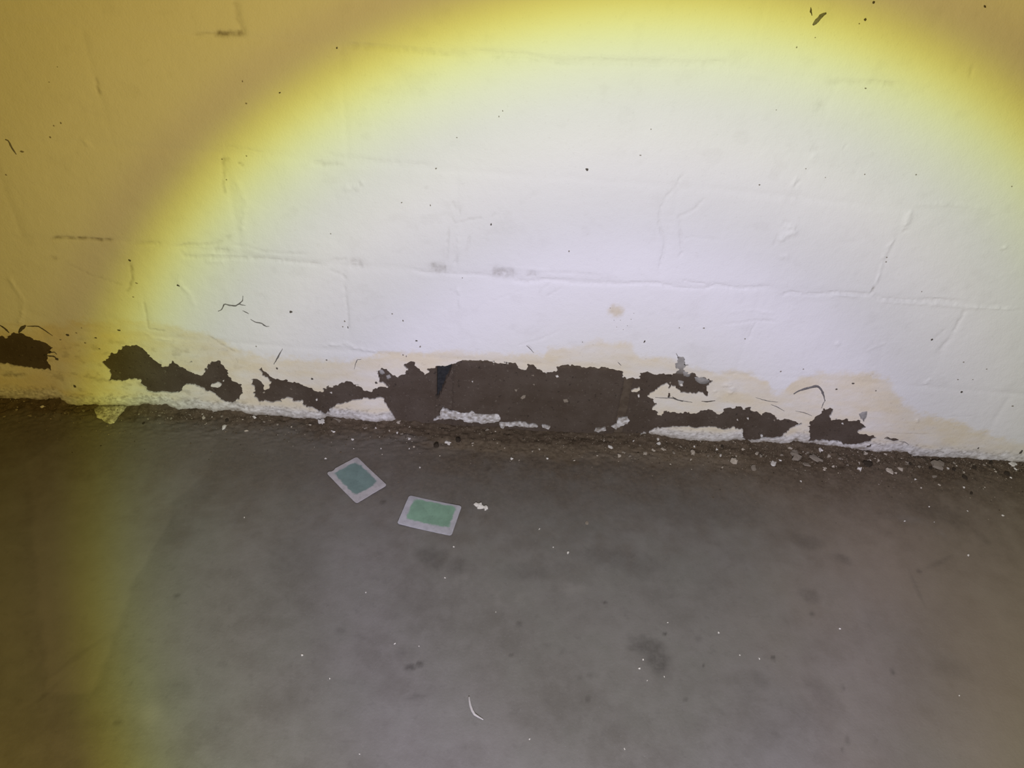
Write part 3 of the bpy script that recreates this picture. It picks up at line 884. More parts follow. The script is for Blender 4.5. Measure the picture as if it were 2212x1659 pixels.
SPECKS = [(728, 103, 5, 8, 20), (605, 199, 7, 4, -30), (525, 174, 3, 6, 15), (533, 222, 5, 4, 0), (126, 143, 3, 3, 0), (108, 176, 4, 3, 0),
          (133, 264, 5, 6, 0), (118, 270, 4, 4, 0), (110, 295, 5, 5, 0), (49, 326, 11, 6, 0), (1268, 365, 9, 8, 40), (942, 363, 6, 4, -40),
          (1061, 483, 4, 7, 15), (1229, 541, 4, 5, 0), (1392, 736, 4, 8, 20), (871, 691, 4, 6, -15), (848, 676, 3, 4, 0), (745, 692, 4, 5, 0),
          (741, 704, 3, 4, 0), (752, 707, 3, 9, 0), (629, 672, 9, 7, -40), (386, 615, 9, 5, 20), (281, 561, 6, 7, -30), (296, 610, 7, 3, 15),
          (289, 640, 6, 3, 0), (1720, 101, 4, 6, 0), (1868, 41, 9, 8, 40), (1855, 50, 4, 4, 0), (1886, 4, 7, 8, 0), (2126, 13, 10, 6, 30),
          (1520, 707, 6, 4, 0), (1467, 706, 3, 3, 0), (1609, 731, 4, 4, 0), (2012, 732, 6, 6, 0), (1914, 554, 5, 4, 0), (1913, 564, 5, 4, 0),
          (900, 734, 7, 4, 0), (908, 747, 4, 6, 30), (706, 776, 5, 4, 0), (871, 765, 4, 5, 0), (878, 768, 3, 6, 0), (675, 816, 7, 6, 0),
          (813, 825, 7, 7, 0), (599, 794, 5, 6, 0), (554, 747, 4, 4, 0), (1686, 801, 5, 5, 40), (1735, 796, 5, 3, 0), (1806, 839, 6, 5, 0),
          (1842, 827, 8, 4, 0), (1891, 842, 5, 4, 30), (2112, 966, 5, 6, 0), (163, 832, 8, 8, 0), (124, 774, 9, 7, -50), (147, 722, 9, 6, 0),
          (166, 718, 6, 3, 20), (208, 728, 7, 4, 10), (185, 739, 6, 4, 0), (132, 732, 6, 3, -20), (258, 712, 9, 4, 0), (177, 707, 3, 3, 0),
          (216, 752, 6, 4, 0), (1978, 376, 5, 4, 0), (2184, 401, 4, 4, 0), (1869, 190, 6, 4, 10), (1760, 80, 4, 3, 0), (1086, 238, 3, 5, -20),
          (1078, 250, 3, 5, 0), (987, 296, 4, 3, 0), (1383, 334, 6, 3, 0), (1406, 278, 3, 4, 0), (1676, 236, 3, 3, 0), (1867, 375, 4, 4, 0),
          (15, 376, 5, 4, 0), (533, 336, 4, 4, 0), (480, 343, 4, 4, 0), (490, 387, 4, 4, 0), (715, 503, 4, 3, 0), (868, 436, 5, 3, -40),
          (930, 442, 3, 5, 0), (999, 599, 3, 3, 0), (847, 676, 3, 3, 0), (1340, 690, 3, 3, 0), (1363, 688, 4, 3, 0), (1355, 702, 3, 3, 0),
          (1346, 710, 3, 3, 0), (1332, 705, 3, 3, 0), (1318, 664, 4, 4, 0), (1369, 675, 3, 3, 0), (1326, 690, 3, 3, 0), (1258, 737, 3, 3, 0),
          (2080, 780, 5, 4, 0), (2130, 795, 5, 3, 0), (2186, 875, 6, 4, 10), (2076, 845, 7, 5, 40), (2068, 818, 5, 3, 0), (2100, 818, 5, 2, 0),
          (1990, 628, 3, 3, 0), (244, 955, 0, 0, 0), (1640, 398, 5, 4, 0), (1782, 382, 3, 3, 0), (1740, 363, 4, 3, 0), (2205, 974, 8, 12, 0)]
sp_meshes = []
for v in range(5):
    rnd = random.Random(50 + v)
    n = 9
    V = [(0, -0.55, 0)]
    for i in range(n):
        a = 2 * math.pi * i / n; r = 0.5 * rnd.uniform(0.7, 1.2)
        V.append((r * math.cos(a) * 0.75, -0.42, r * math.sin(a) * 0.75))
    for i in range(n):
        V.append((V[1 + i][0] / 0.72, 0.25, V[1 + i][2] / 0.72))
    Fs = [(0, 1 + i, 1 + (i + 1) % n) for i in range(n)] + [(1 + i, 1 + n + i, 1 + n + (i + 1) % n, 1 + (i + 1) % n) for i in range(n)]
    me = bpy.data.meshes.new('dirt_speck'); me.from_pydata(V, [], Fs); me.materials.append(M_SPECK); me.update()
    mf = me.copy(); mf.materials[0] = M_FAINT
    sp_meshes.append((me, mf))
for i, (x, y, w, h, a) in enumerate(SPECKS):
    if w == 0: continue
    (X0, Z0), (X1, _) = to_wall([(x, y), (x + w, y)])
    Z1_ = to_wall([(x, y + h)])[0][1]
    o = bpy.data.objects.new('dirt_speck', sp_meshes[i % 5][1 if (w * h < 26 or (x < 180 and y < 400)) else 0])
    o.parent = wall
    o.location = (X0, skin_y(X0, Z0) - 0.0001, Z0)
    o.rotation_euler = (0, math.radians(a), 0)
    sk_ = 0.5 if (1310 < x < 1375 and 655 < y < 715) else 0.8
    o.scale = (abs(X1 - X0) * sk_, 0.0008, abs(Z1_ - Z0) * sk_)
    col.objects.link(o)


def ribbon(name, pl, wpx, mat, parent, lift=0.0006, thick=0.0010, taper=True, z_off=None, label=None):
    """a thin raised sliver following a traced line on the wall; each line has its own width profile"""
    P = to_wall(pl)
    seg = np.r_[0, np.cumsum(np.hypot(*np.diff(P, axis=0).T))]
    n = max(6, int(seg[-1] / 0.003))
    t = np.linspace(0, seg[-1], n + 1)
    px_, pz_ = np.interp(t, seg, P[:, 0]), np.interp(t, seg, P[:, 1])
    rnd = random.Random(int(pl[0][0] * 7 + pl[0][1]))
    V = []; Fs = []
    for i in range(n + 1):
        a, b = max(0, i - 1), min(n, i + 1)
        d = np.array([px_[b] - px_[a], pz_[b] - pz_[a]]); d /= max(np.hypot(*d), 1e-9)
        nn = np.array([-d[1], d[0]])
        w = wpx * 0.00040 * (0.75 + 0.5 * rnd.random())
        if taper: w *= 0.25 + 0.75 * math.sin(math.pi * min(max(i / n, 0.04), 0.96))
        jx, jz = rnd.uniform(-2, 2) * 1e-4, rnd.uniform(-2, 2) * 1e-4
        y = skin_y(px_[i], pz_[i])
        for (o, yy) in ((-1, thick), (-0.7, -lift), (0.7, -lift), (1, thick)):
            V.append((px_[i] + jx + o * w * nn[0], y + yy, pz_[i] + jz + o * w * nn[1]))
        if i:
            b0 = 4 * (i - 1)
            for k in range(3):
                Fs.append((b0 + k, b0 + k + 4, b0 + k + 5, b0 + k + 1))
    Fs.append((0, 1, 2, 3)); Fs.append((4 * n + 3, 4 * n + 2, 4 * n + 1, 4 * n))
    o = mesh_obj(name, V, Fs, mat, parent)
    if label: o['label'] = label
    return o


CRACKS = [
    (Z2([(1410, 870), (1435, 860), (1450, 822), (1480, 830), (1520, 835), (1545, 822), (1570, 800), (1572, 770)]), 3.6, M_CRACK),
    (Z2([(1540, 822), (1590, 832)]), 2.0, M_CRACK),
    (Z2([(1620, 920), (1650, 938), (1690, 945), (1727, 968)]), 2.6, M_CRACK),
    (Z2([(1570, 865), (1610, 885)]), 2.0, M_CRACK),
    (B([(440, 203), (420, 235), (400, 275), (365, 335)]), 3.6, M_CRACK),
    (B([(1110, 292), (1075, 295), (1060, 335), (1050, 375)]), 1.8, M_CRACK),
    (B([(270, 0), (300, 12), (325, 10)]), 2.0, M_CRACK),
    (A([(0, 78), (45, 105), (85, 145)]), 5.0, M_SPECK),
    (A([(165, 145), (190, 110), (225, 85)]), 9.0, M_SPECK),
    (A([(235, 92), (330, 92), (400, 135), (455, 172)]), 3.6, M_SPECK),
    (A([(380, 340), (470, 350), (505, 380)]), 4.0, M_SPECK),
    (A([(420, 320), (470, 310), (490, 330)]), 3.0, M_SPECK),
    (D([(455, 540), (540, 545), (600, 545), (640, 560), (700, 572), (770, 582)]), 2.4, M_CRACK),
    (D([(600, 535), (640, 560), (690, 575)]), 3.0, M_SPECK),
    (D([(850, 572), (900, 578), (965, 568)]), 3.2, M_SPECK),
    (D([(1310, 540), (1370, 560), (1420, 572), (1500, 582)]), 1.6, M_CRACK),
    (D([(1440, 600), (1500, 625), (1555, 657)]), 1.8, M_CRACK),
    (D([(1650, 655), (1720, 668), (1790, 695)]), 1.4, M_CRACK),
    (D([(630, 160), (645, 185), (655, 205)]), 1.8, M_CRACK),
    (D([(700, 262), (738, 262)]), 1.8, M_CRACK),
    (D([(135, 238), (165, 268)]), 1.8, M_CRACK),
    (Z1([(38, 897), (60, 905), (80, 945), (112, 992)]), 4.0, M_CRACK),
    (Z5([(955, 40), (955, 65), (962, 88)]), 3.0, M_SPECK),
    (Z5([(967, 146), (990, 120), (1020, 85), (1045, 75)]), 9.0, M_CRACK),
    (C([(935, 175), (970, 205), (1000, 235)]), 1.8, M_CRACK),
    (F([(1000, 742), (1020, 728), (1045, 738)]), 2.2, M_SPECK),
    (F([(1130, 768), (1180, 775), (1210, 795)]), 1.8, M_CRACK),
    (F([(800, 640), (838, 642)]), 2.4, M_SPECK),
]
for pl, w, m in CRACKS:
    ribbon('paint_crack', pl, w, m, wall)
lip = ribbon('lifted_edge_shadow', F([(215, 358), (245, 337), (300, 316), (360, 301), (410, 290), (440, 302), (460, 332), (475, 372), (486, 415)]), 6.5,  # dark ribbon, its colour paints the shadow beneath the lifted paint
             M_CRACK, wall, lift=0.0012, label='dark curved line painted as the shadow under a lifted paint edge')
ribbon('lifted_edge_shadow', F([(486, 415), (470, 440), (455, 480)]), 2.0, M_CRACK, wall)

# little remnants stuck on the bare brick: pale flecks
M_FLECK = simple('brown_fleck', (0.19, 0.155, 0.115), (0.30, 0.26, 0.20), 400)
FLECKS = [C([(885, 625), (905, 605), (930, 603), (925, 625), (900, 637)]), C([(1185, 438), (1205, 433), (1213, 446), (1195, 452)]),
          C([(978, 433), (1000, 428), (1003, 442)]), C([(650, 335), (660, 330), (662, 348)]), C([(1250, 640), (1285, 635), (1295, 660), (1260, 665)]),
          C([(835, 555), (860, 555), (850, 575)]), B([(268, 578), (282, 572), (288, 582), (275, 588)]), B([(720, 638), (732, 632), (736, 646), (725, 652)]),
          B([(840, 580), (858, 576), (860, 590)]), B([(500, 548), (515, 545), (518, 556)]), D([(305, 525), (320, 520), (322, 540), (310, 542)]),
          D([(1235, 720), (1252, 718), (1250, 735)]), D([(1460, 735), (1475, 732), (1476, 745)]), D([(665, 430), (685, 425), (692, 445), (672, 447)]),
          F([(630, 617), (645, 612), (648, 625)]), C([(990, 510), (1008, 508), (1005, 520)]), C([(470, 485), (482, 483), (480, 495)]),
          D([(1150, 735), (1160, 730), (1163, 742)]), C([(2155, 495), (2170, 490), (2165, 510)]), A([(1900, 560), (1915, 550), (1912, 566)])]
for i, pg in enumerate(FLECKS):
    P = to_wall(pg); c = P.mean(0)
    n = len(P)
    V = [(c[0], -0.0022, c[1])] + [(x, -0.0016, z) for x, z in P] + [(x, 0.003, z) for x, z in P]
    Fs = [(0, 1 + (k + 1) % n, 1 + k) for k in range(n)] + [(1 + k, 1 + (k + 1) % n, 1 + n + (k + 1) % n, 1 + n + k) for k in range(n)]
    mesh_obj('paint_fleck', V, [tuple(reversed(f)) for f in Fs], (M_FLECK, M_CHIP, M_DIRTY)[0 if i in (0, 2, 4, 5, 15) else (1 if i % 3 else 2)], wall, False)

# ------------------------------------------------------------------ floor
fxs = np.unique(np.round(np.r_[lin(-1.8, -0.9, 0.04), lin(-0.9, 1.0, 0.003), lin(1.0, 1.9, 0.04)], 6))
fys = np.unique(np.round(np.r_[lin(-2.2, -0.64, 0.04), lin(-0.64, -0.10, 0.0045), lin(-0.10, 0.0, 0.0016), [0.006]], 6))


def fillet_h(x):
    return np.clip(zb(x) - 0.0005, 0.0008, 0.012)


def floor_z(x, y):
    d = np.maximum(-y, 0)
    k = fillet_h(x) * np.exp(-d / 0.016)
    strip = np.exp(-(d / 0.06) ** 2)
    return (k + strip * (0.0024 * fbm(x / 0.014, y / 0.010, 601, 4) + 0.0018 * fbm(x / 0.005, y / 0.005, 602, 2) + 0.0012)
            + 0.0008 * fbm(x / 0.16, y / 0.16, 603, 3) + 0.0001 * fbm(x / 0.012, y / 0.012, 604, 2))


FX, FY = np.meshgrid(fxs, fys)
FZ = floor_z(FX, FY)
STAINS = [(1000, 1045, 430, 62, 3, 0.30), (1430, 1085, 260, 52, 4, 0.30), (620, 1010, 220, 45, 3, 0.26), (1250, 1120, 200, 45, 4, 0.20), (1900, 1090, 200, 40, 4, 0.2),  # px centre, px radii, rotation, strength
    (930, 1205, 38, 26, 10, 0.42), (985, 1225, 26, 22, 0, 0.32), (1400, 1395, 45, 26, 20, 0.55), (1425, 1430, 30, 34, -15, 0.55), (1370, 1400, 20, 10, 0, 0.45),
    (885, 1443, 13, 10, 0, 0.75), (907, 1435, 9, 8, 0, 0.70), (1120, 1350, 9, 5, 0, 0.6), (1307, 1302, 5, 4, 0, 0.8), (1671, 1422, 5, 5, 0, 0.95),
    (1745, 1170, 38, 16, 10, 0.40), (1820, 1208, 26, 12, 15, 0.38), (1750, 1285, 26, 20, 30, 0.28), (2010, 1100, 85, 24, 8, 0.42), (2050, 1120, 40, 18, 10, 0.35),
    (1480, 1085, 170, 34, 3, 0.34), (1340, 1210, 110, 32, 8, 0.26), (1130, 1235, 60, 20, 0, 0.22), (1132, 1240, 18, 14, 0, 0.28), (1050, 1005, 60, 20, 0, 0.22),
    (700, 1040, 140, 50, -10, 0.16), (1270, 1560, 140, 50, 0, 0.10), (1276, 1460, 10, 6, 0, 0.35), (1255, 1462, 7, 5, 0, 0.35), (1510, 1380, 10, 8, 0, 0.3),
    (1438, 1368, 5, 5, 0, 0.8), (1519, 1438, 4, 4, 0, 0.7), (1481, 1510, 6, 5, 0, 0.55), (1928, 1450, 6, 5, 0, 0.6), (1822, 1485, 5, 4, 0, 0.6),
    (1755, 1327, 8, 6, 0, 0.5), (1821, 1622, 6, 5, 0, 0.6), (1832, 1600, 7, 14, 15, 0.3), (1270, 1512, 8, 7, 0, 0.45), (860, 1415, 14, 12, 0, 0.22),
    (735, 1362, 16, 10, 0, 0.28), (780, 1375, 18, 6, 10, 0.22), (900, 1505, 30, 9, -15, 0.28), (829, 1084, 9, 5, 0, 0.75), (1055, 1010, 12, 10, 20, 0.70), (1022, 984, 7, 7, 0, 0.55),
    (990, 951, 7, 6, 0, 0.8), (285, 1474, 5, 4, 0, 0.7), (382, 1288, 9, 5, -20, 0.55), (255, 1562, 12, 7, 0, 0.45), (375, 1495, 45, 30, 0, 0.20),
    (450, 1060, 30, 45, 40, 0.20), (500, 1000, 50, 60, 0, 0.18), (245, 953, 8, 5, 0, 0.6), (265, 942, 8, 5, 0, 0.5), (1985, 1235, 6, 6, 0, 0.55),
    (2120, 1160, 10, 22, -25, 0.22), (1980, 1270, 5, 40, 0, 0.25), (2030, 1215, 45, 5, -28, 0.28), (1780, 1500, 30, 50, -20, 0.18), (2060, 1440, 60, 30, 15, 0.15),
    (1640, 1470, 22, 26, -30, 0.2), (165, 1420, 75, 7, -52, 0.40), (110, 1490, 50, 6, -58, 0.28), (840, 1130, 60, 40, 0, 0.12), (630, 1210, 60, 40, -30, 0.15),
    (350, 1130, 40, 30, -40, 0.18), (1105, 1415, 6, 4, 0, 0.5), (1220, 1408, 10, 8, 0, 0.25), (1180, 1395, 12, 6, 0, 0.25)]
stain = np.zeros(FX.shape)
w1 = fbm(FX / 0.02, FY / 0.02, 611, 3); w2 = fbm(FX / 0.02 + 31, FY / 0.02, 612, 3)
for (x, y, rx, ry, a, s) in STAINS:
    c = to_floor([(x, y)])[0]; ex = to_floor([(x + rx, y)])[0]; ey = to_floor([(x, y + ry)])[0]
    ax = np.hypot(*(ex - c)); ay = np.hypot(*(ey - c))
    th = math.radians(-a)
    jx = min(ax, ay)
    dx = FX - c[0] + 0.45 * jx * w1; dy = FY - c[1] + 0.45 * jx * w2
    u = (dx * math.cos(th) + dy * math.sin(th)) / ax; v = (-dx * math.sin(th) + dy * math.cos(th)) / ay
    stain = np.maximum(stain, s * sstep(1.25, 0.35, np.hypot(u, v)))
dry = np.zeros(FX.shape)
P = to_floor([(478, 935), (450, 1010), (430, 1040), (372, 1088), (365, 1130), (300, 1240), (240, 1400), (200, 1500), (100, 1500), (60, 1000), (150, 930), (330, 925)])
dry = sstep(-0.003, 0.006, poly_sd(P, FX + 0.006 * w1, FY)) * 0.6
dry = np.maximum(dry, 0.5 * sstep(0.012, 0.0, line_d(to_floor([(1900, 1118), (1980, 1122), (2040, 1152), (2080, 1185)]), FX + 0.004 * w1, FY)[0]) * sstep(-0.3, 0.5, w2))
dry = np.maximum(dry, 0.7 * sstep(0.022, 0.0, np.hypot(FX - to_floor([(325, 1540)])[0][0], FY - to_floor([(325, 1540)])[0][1])))
for (x, y, r) in ((1090, 1290, 60), (1230, 1265, 60), (1320, 1255, 40), (1440, 1260, 50), (1000, 1255, 40), (1165, 1195, 25)):
    c = to_floor([(x, y)])[0]
    dry = np.maximum(dry, 0.55 * sstep(r * 0.0008, 0, np.hypot(FX - c[0], (FY - c[1]) * 1.6)) * sstep(0.0, 0.5, w1))
d = np.maximum(-FY, 0)
dirt = sstep(0.088, 0.012, d + 0.030 * fbm(FX / 0.07, FY / 0.035, 621, 4) + 0.010 * fbm(FX / 0.012, FY / 0.012, 622, 3))
xa, xb = to_floor([(900, 980)])[0][0], to_floor([(1640, 980)])[0][0]
dirt = np.maximum(dirt, 0.50 * sstep(0.32, 0.05, d + 0.06 * w1))
dirt = np.clip(dirt + 0.5 * sstep(0.15, 0.03, d + 0.03 * w1) * sstep(xa - 0.1, xa + 0.1, FX) * 0.8, 0, 1)
silt = sstep(0.022, 0.034, d + 0.010 * w1) * sstep(0.072, 0.050, d + 0.012 * w2) * sstep(xa - 0.03, xa + 0.06, FX) * sstep(xb + 0.05, xb - 0.10, FX)
warm = 0.75 * sstep(0.28, 0.72, FX + 0.25 * (FY + 0.3) + 0.10 * fbm(FX / 0.2, FY / 0.2, 631, 4))
I = np.arange(FX.size).reshape(FX.shape)
Fs = np.stack([I[:-1, :-1], I[:-1, 1:], I[1:, 1:], I[1:, :-1]], -1).reshape(-1, 4).tolist()
V = np.c_[FX.ravel(), FY.ravel(), FZ.ravel()].tolist()
n0 = len(V)
V += [(-1.8, -2.2, -0.1), (1.9, -2.2, -0.1), (1.9, 0.006, -0.1), (-1.8, 0.006, -0.1)]
Fs.append((n0, n0 + 3, n0 + 2, n0 + 1))
pad = lambda a: np.r_[a.ravel(), np.zeros(4)]
floor = mesh_obj('floor', V, Fs, M_FLOOR, None, True, {'stain': pad(stain), 'dry': pad(dry), 'dirt': pad(dirt), 'silt': pad(silt), 'warm': pad(warm)})
floor['kind'] = 'structure'
floor['label'] = 'stained grey concrete floor with a dirty strip along the wall'


def on_floor(px):
    z = 0.0
    for _ in range(6):
        p = to_floor([px], z)[0]
        z = float(floor_z(np.array([p[0]]), np.array([min(p[1], -0.0005)]))[0])
    return p[0], min(p[1], -0.002), z


# ------------------------------------------------------------------ the two cards
def card_material(name, green, border, hx, hy, off):
    t = NT(name)
    sep = t.n('ShaderNodeSeparateXYZ'); t.link(t.tc, sep.inputs[0])
    wn = t.math('MULTIPLY', t.math('SUBTRACT', t.noise(90, 4, 0.6), 0.5), 0.010)
    ux = t.math('SUBTRACT', t.math('ABSOLUTE', t.math('ADD', sep.outputs[0], off[0]), 0), hx)
    uy = t.math('SUBTRACT', t.math('ABSOLUTE', t.math('ADD', sep.outputs[1], off[1]), 0), hy)
    sm = t.n('ShaderNodeMath', operation='SMOOTH_MAX'); sm.inputs[2].default_value = 0.012
    t.link(ux, sm.inputs[0]); t.link(uy, sm.inputs[1])
    dmax = t.math('ADD', sm.outputs[0], wn)
    f = t.ramp(dmax, 0.0016, -0.0022)
    g = t.mix(t.ramp(t.noise(45, 4, 0.6), 0.3, 0.7), green, tuple(v * 0.80 for v in green))
    g = t.mix(t.ramp(t.noise(320, 3, 0.6), 0.6, 0.72, 0.0, 0.5), g, tuple(v * 0.5 for v in green))
    bd = t.mix(t.ramp(t.noise(70, 4, 0.6), 0.35, 0.7), border, tuple(v * 0.82 for v in border))
    bd = t.mix(t.ramp(t.noise(260, 3, 0.7), 0.60, 0.72, 0.0, 0.45), bd, tuple(v * 0.5 for v in border))
    c = t.mix(f, bd, g)
    return t.done(c, 0.55, t.bump(t.noise(600, 2), 0.0002, 0.3), 0.3)


def card(px4, mat, label, nick=None):
    q = to_floor(px4, 0.002)
    c = q.mean(0)
    ux = (q[1] - q[0]) + (q[2] - q[3]); L = np.hypot(*ux) / 2; ux /= np.hypot(*ux)
    uy = (q[0] - q[3]) + (q[1] - q[2]); Wd = np.hypot(*uy) / 2
    ang = math.atan2(ux[1], ux[0])
    r = 0.0042
    out_ = []
    for (sx_, sy_, a0) in ((1, -1, -90), (1, 1, 0), (-1, 1, 90), (-1, -1, 180)):
        for k in range(6):
            a = math.radians(a0 + 90 * k / 5)
            out_.append((sx_ * (L / 2 - r) + r * math.cos(a), sy_ * (Wd / 2 - r) + r * math.sin(a)))
    dense = []
    for i in range(len(out_)):
        a, b = out_[i], out_[(i + 1) % len(out_)]
        m = max(1, int(math.hypot(b[0] - a[0], b[1] - a[1]) / 0.004))
        for k in range(m):
            dense.append((a[0] + (b[0] - a[0]) * k / m, a[1] + (b[1] - a[1]) * k / m))
    rnd = random.Random(int(px4[0][0]))
    if nick is not None:
        dense = [((x + 0.0022, y) if (x < -L / 2 + 0.001 and nick[0] < y < nick[1]) else (x, y)) for x, y in dense]
    dense = [(x + rnd.uniform(-1, 1) * 1.5e-4, y + rnd.uniform(-1, 1) * 1.5e-4) for x, y in dense]
    warp = lambda x, y: 0.0009 * ((2 * x / L) ** 2) + 0.0005 * (2 * x / L) * (2 * y / Wd)
    rings = [1.0, 0.985, 0.8, 0.55, 0.28]
    V = []; n = len(dense); th = 0.0007
    for (x, y) in dense: V.append((x, y, warp(x, y)))
    for s in rings:
        for (x, y) in dense:
            V.append((x * s, y * s, warp(x * s, y * s) + th * (0.85 if s == 1.0 else 1.0)))
    V.append((0, 0, th)); V.append((0, 0, 0))
    Fs = []
    for k in range(len(rings)):
        for i in range(n):
            j = (i + 1) % n
            Fs.append((k * n + i, k * n + j, (k + 1) * n + j, (k + 1) * n + i))
    top = len(rings) * n
    for i in range(n):
        j = (i + 1) % n
        Fs.append((top + i, top + j, len(V) - 2)); Fs.append((j, i, len(V) - 1))
    o = mesh_obj('card', V, Fs, mat)
    o.location = (c[0], c[1], float(floor_z(np.array([c[0]]), np.array([c[1]]))[0]) + 0.0004)
    o.rotation_euler = (0, 0, ang)
    tag(o, label, 'card', 'two faded cards on the floor')
    return o


CARD1 = [(770, 986), (837, 1047), (769, 1088), (706, 1021)]
CARD2 = [(884, 1068), (997, 1093), (976, 1156), (857, 1131)]
card(CARD1, card_material('teal_card', (0.165, 0.245, 0.225), (0.43, 0.41, 0.41), 0.0305, 0.0220, (0.003, -0.001)),
     'worn pale-bordered card with a dull teal centre, nearer the wall', nick=(-0.022, -0.014))
card(CARD2, card_material('green_card', (0.205, 0.345, 0.245), (0.42, 0.415, 0.44), 0.0345, 0.0215, (-0.001, -0.0045)),
     'worn pale-bordered card with a faded mint-green centre, farther from the wall')


# ------------------------------------------------------------------ chips, crumbs and clods
def chip_mesh(seed, name, mat, sides=9, jag=0.35, thick=0.22):
    rnd = random.Random(seed)
    V = []
    rad = [0.5 * rnd.uniform(1 - jag, 1.12) for _ in range(sides)]
    if jag > 0.28:
        for q in range(max(1, sides // 4)):
            rad[rnd.randrange(sides)] *= rnd.uniform(0.45, 0.75)
    pts = [(rad[i] * math.cos(2 * math.pi * i / sides + rnd.uniform(-.12, .12)), rad[i] * math.sin(2 * math.pi * i / sides + rnd.uniform(-.12, .12))) for i in range(sides)]
    for x, y in pts: V.append((x, y, 0))
    for x, y in pts: V.append((x * 0.93, y * 0.93, thick * rnd.uniform(0.7, 1.2)))
    V.append((0.05, 0.03, thick * 1.35)); V.append((0, 0, 0))
    n = sides
    Fs = [(i, (i + 1) % n, n + (i + 1) % n, n + i) for i in range(n)] + [(n + i, n + (i + 1) % n, 2 * n) for i in range(n)] + \
         [((i + 1) % n, i, 2 * n + 1) for i in range(n)]
    me = bpy.data.meshes.new(name); me.from_pydata(V, [], Fs); me.materials.append(mat); me.update()
    return me


def place_chip(name, px, w, h, mat, seed, rot=0.0, thick=0.0016, label=None, cat='paint chip', group=None, sides=9, jag=0.35, tilt=0.12, k_=1.0):
    x, y, z = on_floor(px)
    p0 = to_floor([(px[0] - w / 2, px[1])], z)[0]; p1 = to_floor([(px[0] + w / 2, px[1])], z)[0]
    q0 = to_floor([(px[0], px[1] - h / 2)], z)[0]; q1 = to_floor([(px[0], px[1] + h / 2)], z)[0]
    sx_ = np.hypot(*(p1 - p0)); sy_ = np.hypot(*(q1 - q0))
    sy_ = min(sy_, sx_ * 1.9)
    sx_ *= k_; sy_ *= k_
    rnd = random.Random(seed)
    o = bpy.data.objects.new(name, chip_mesh(seed, name, mat, sides, jag, 1.0))
    th = min(thick, 0.45 * min(sx_, sy_))
    o.scale = (sx_ * 1.08, sy_ * 1.05, th)
    o.rotation_euler = (rnd.uniform(-tilt, tilt), rnd.uniform(-tilt, tilt), math.radians(-rot))
    o.location = (x, min(y, -0.55 * sy_ - 0.0012), z - 0.0001)
    if o.location.y != y:
        o.location.z = float(floor_z(np.array([x]), np.array([o.location.y]))[0]) - 0.0001
    col.objects.link(o)
    tag(o, label, cat, group)
    return o


BIG = [
    ('paint_chip', (1034, 1093), 23, 15, M_CHIP, 5, 'larger bright white paint chip lying right of the green-centred card'),
    ('paint_chip', (1049, 1098), 12, 11, M_CHIP, -20, 'smaller creamy paint chip touching the larger one right of the cards'),
    ('paint_chip', (696, 909), 16, 15, M_CHIP, -30, 'bright white angular chip against the wall foot above the teal card'),
    ('paint_chip', (484, 923), 13, 13, M_CHIP, 20, 'bright white pointed chip at the wall foot, left of the cards'),
    ('paint_chip', (968, 958), 14, 8, M_CHIP, 10, 'ragged white chip beside two dark clods at the wall foot'),
    ('pebble', (1585, 997), 14, 10, M_CREAMCHIP, 0, 'round tan pebble-like crumb in the dirt strip'),
    ('paint_chip', (1671, 1002), 16, 15, M_CHIP, 30, 'curled off-white chip right of the round tan crumb'),
    ('paint_chip', (1497, 978), 11, 14, M_CREAMCHIP, 10, 'upright cream chip left of the round tan crumb'),
    ('paint_chip', (1763, 990), 30, 11, M_DIRTY, 33, 'long slanting dirty plaster sliver below the right end of the bare patch'),
    ('paint_chip', (1772, 972), 9, 15, M_CHIP, -10, 'narrow bright white chip standing above the long dirty sliver'),
    ('plaster_lump', (1718, 986), 26, 24, M_DIRTY, -20, 'broad grey-brown plaster lump left of the long dirty sliver'),
    ('plaster_lump', (2024, 1004), 30, 18, M_DIRTY, 10, 'pale broken plaster lump near the right end of the wall foot'),
    ('paint_chip', (1921, 1018), 15, 13, M_CREAMCHIP, -15, 'stubby cream chip between the dark clod and the right plaster lump'),
    ('paint_chip', (2189, 1004), 16, 11, M_CHIP, 40, 'white chip at the wall foot close to the right edge'),
]
for i, (nm, px, w, h, m, rot, lab) in enumerate(BIG):
    place_chip(nm, px, w, h, m, 900 + i, rot, 0.0022 if nm == 'paint_chip' else 0.0045, lab,
               'pebble' if nm == 'pebble' else ('plaster lump' if nm == 'plaster_lump' else 'paint chip'),
               sides=11 if nm != 'pebble' else 12, jag=0.42 if nm != 'pebble' else 0.12)

# the dirty flap of old paint that hangs from the wall foot over the floor on the left
flap_px = A([(800, 800), (870, 768), (1000, 772), (1088, 783), (1050, 830), (1010, 870), (975, 925), (930, 932), (880, 905), (830, 880)])
pts = [on_floor(p) for p in flap_px]
cx_, cy_ = np.mean([p[0] for p in pts]), np.mean([p[1] for p in pts])
per = np.array([(p[0], p[1]) for p in pts] + [(pts[0][0], pts[0][1])])
ring = [(np.interp(t, range(len(per)), per[:, 0]) + random.uniform(-6, 6) * 1e-4, np.interp(t, range(len(per)), per[:, 1]) + random.uniform(-6, 6) * 1e-4)
        for t in np.linspace(0, len(pts), 40, endpoint=False)]
V = []
for s, dz in ((1.0, 0.0002), (0.99, 0.0016), (0.6, 0.0022), (0.3, 0.0020)):
    for (x, y) in ring:
        xx = cx_ + (x - cx_) * s; yy = min(cy_ + (y - cy_) * s, -0.001)
        V.append((xx - cx_, yy - cy_, float(floor_z(np.array([xx]), np.array([yy]))[0]) + dz + 0.0005 * float(vnoise(np.array([xx / 0.004]), np.array([yy / 0.004]), 8)[0])))
V.append((0, 0, float(floor_z(np.array([cx_]), np.array([cy_]))[0]) + 0.0021))
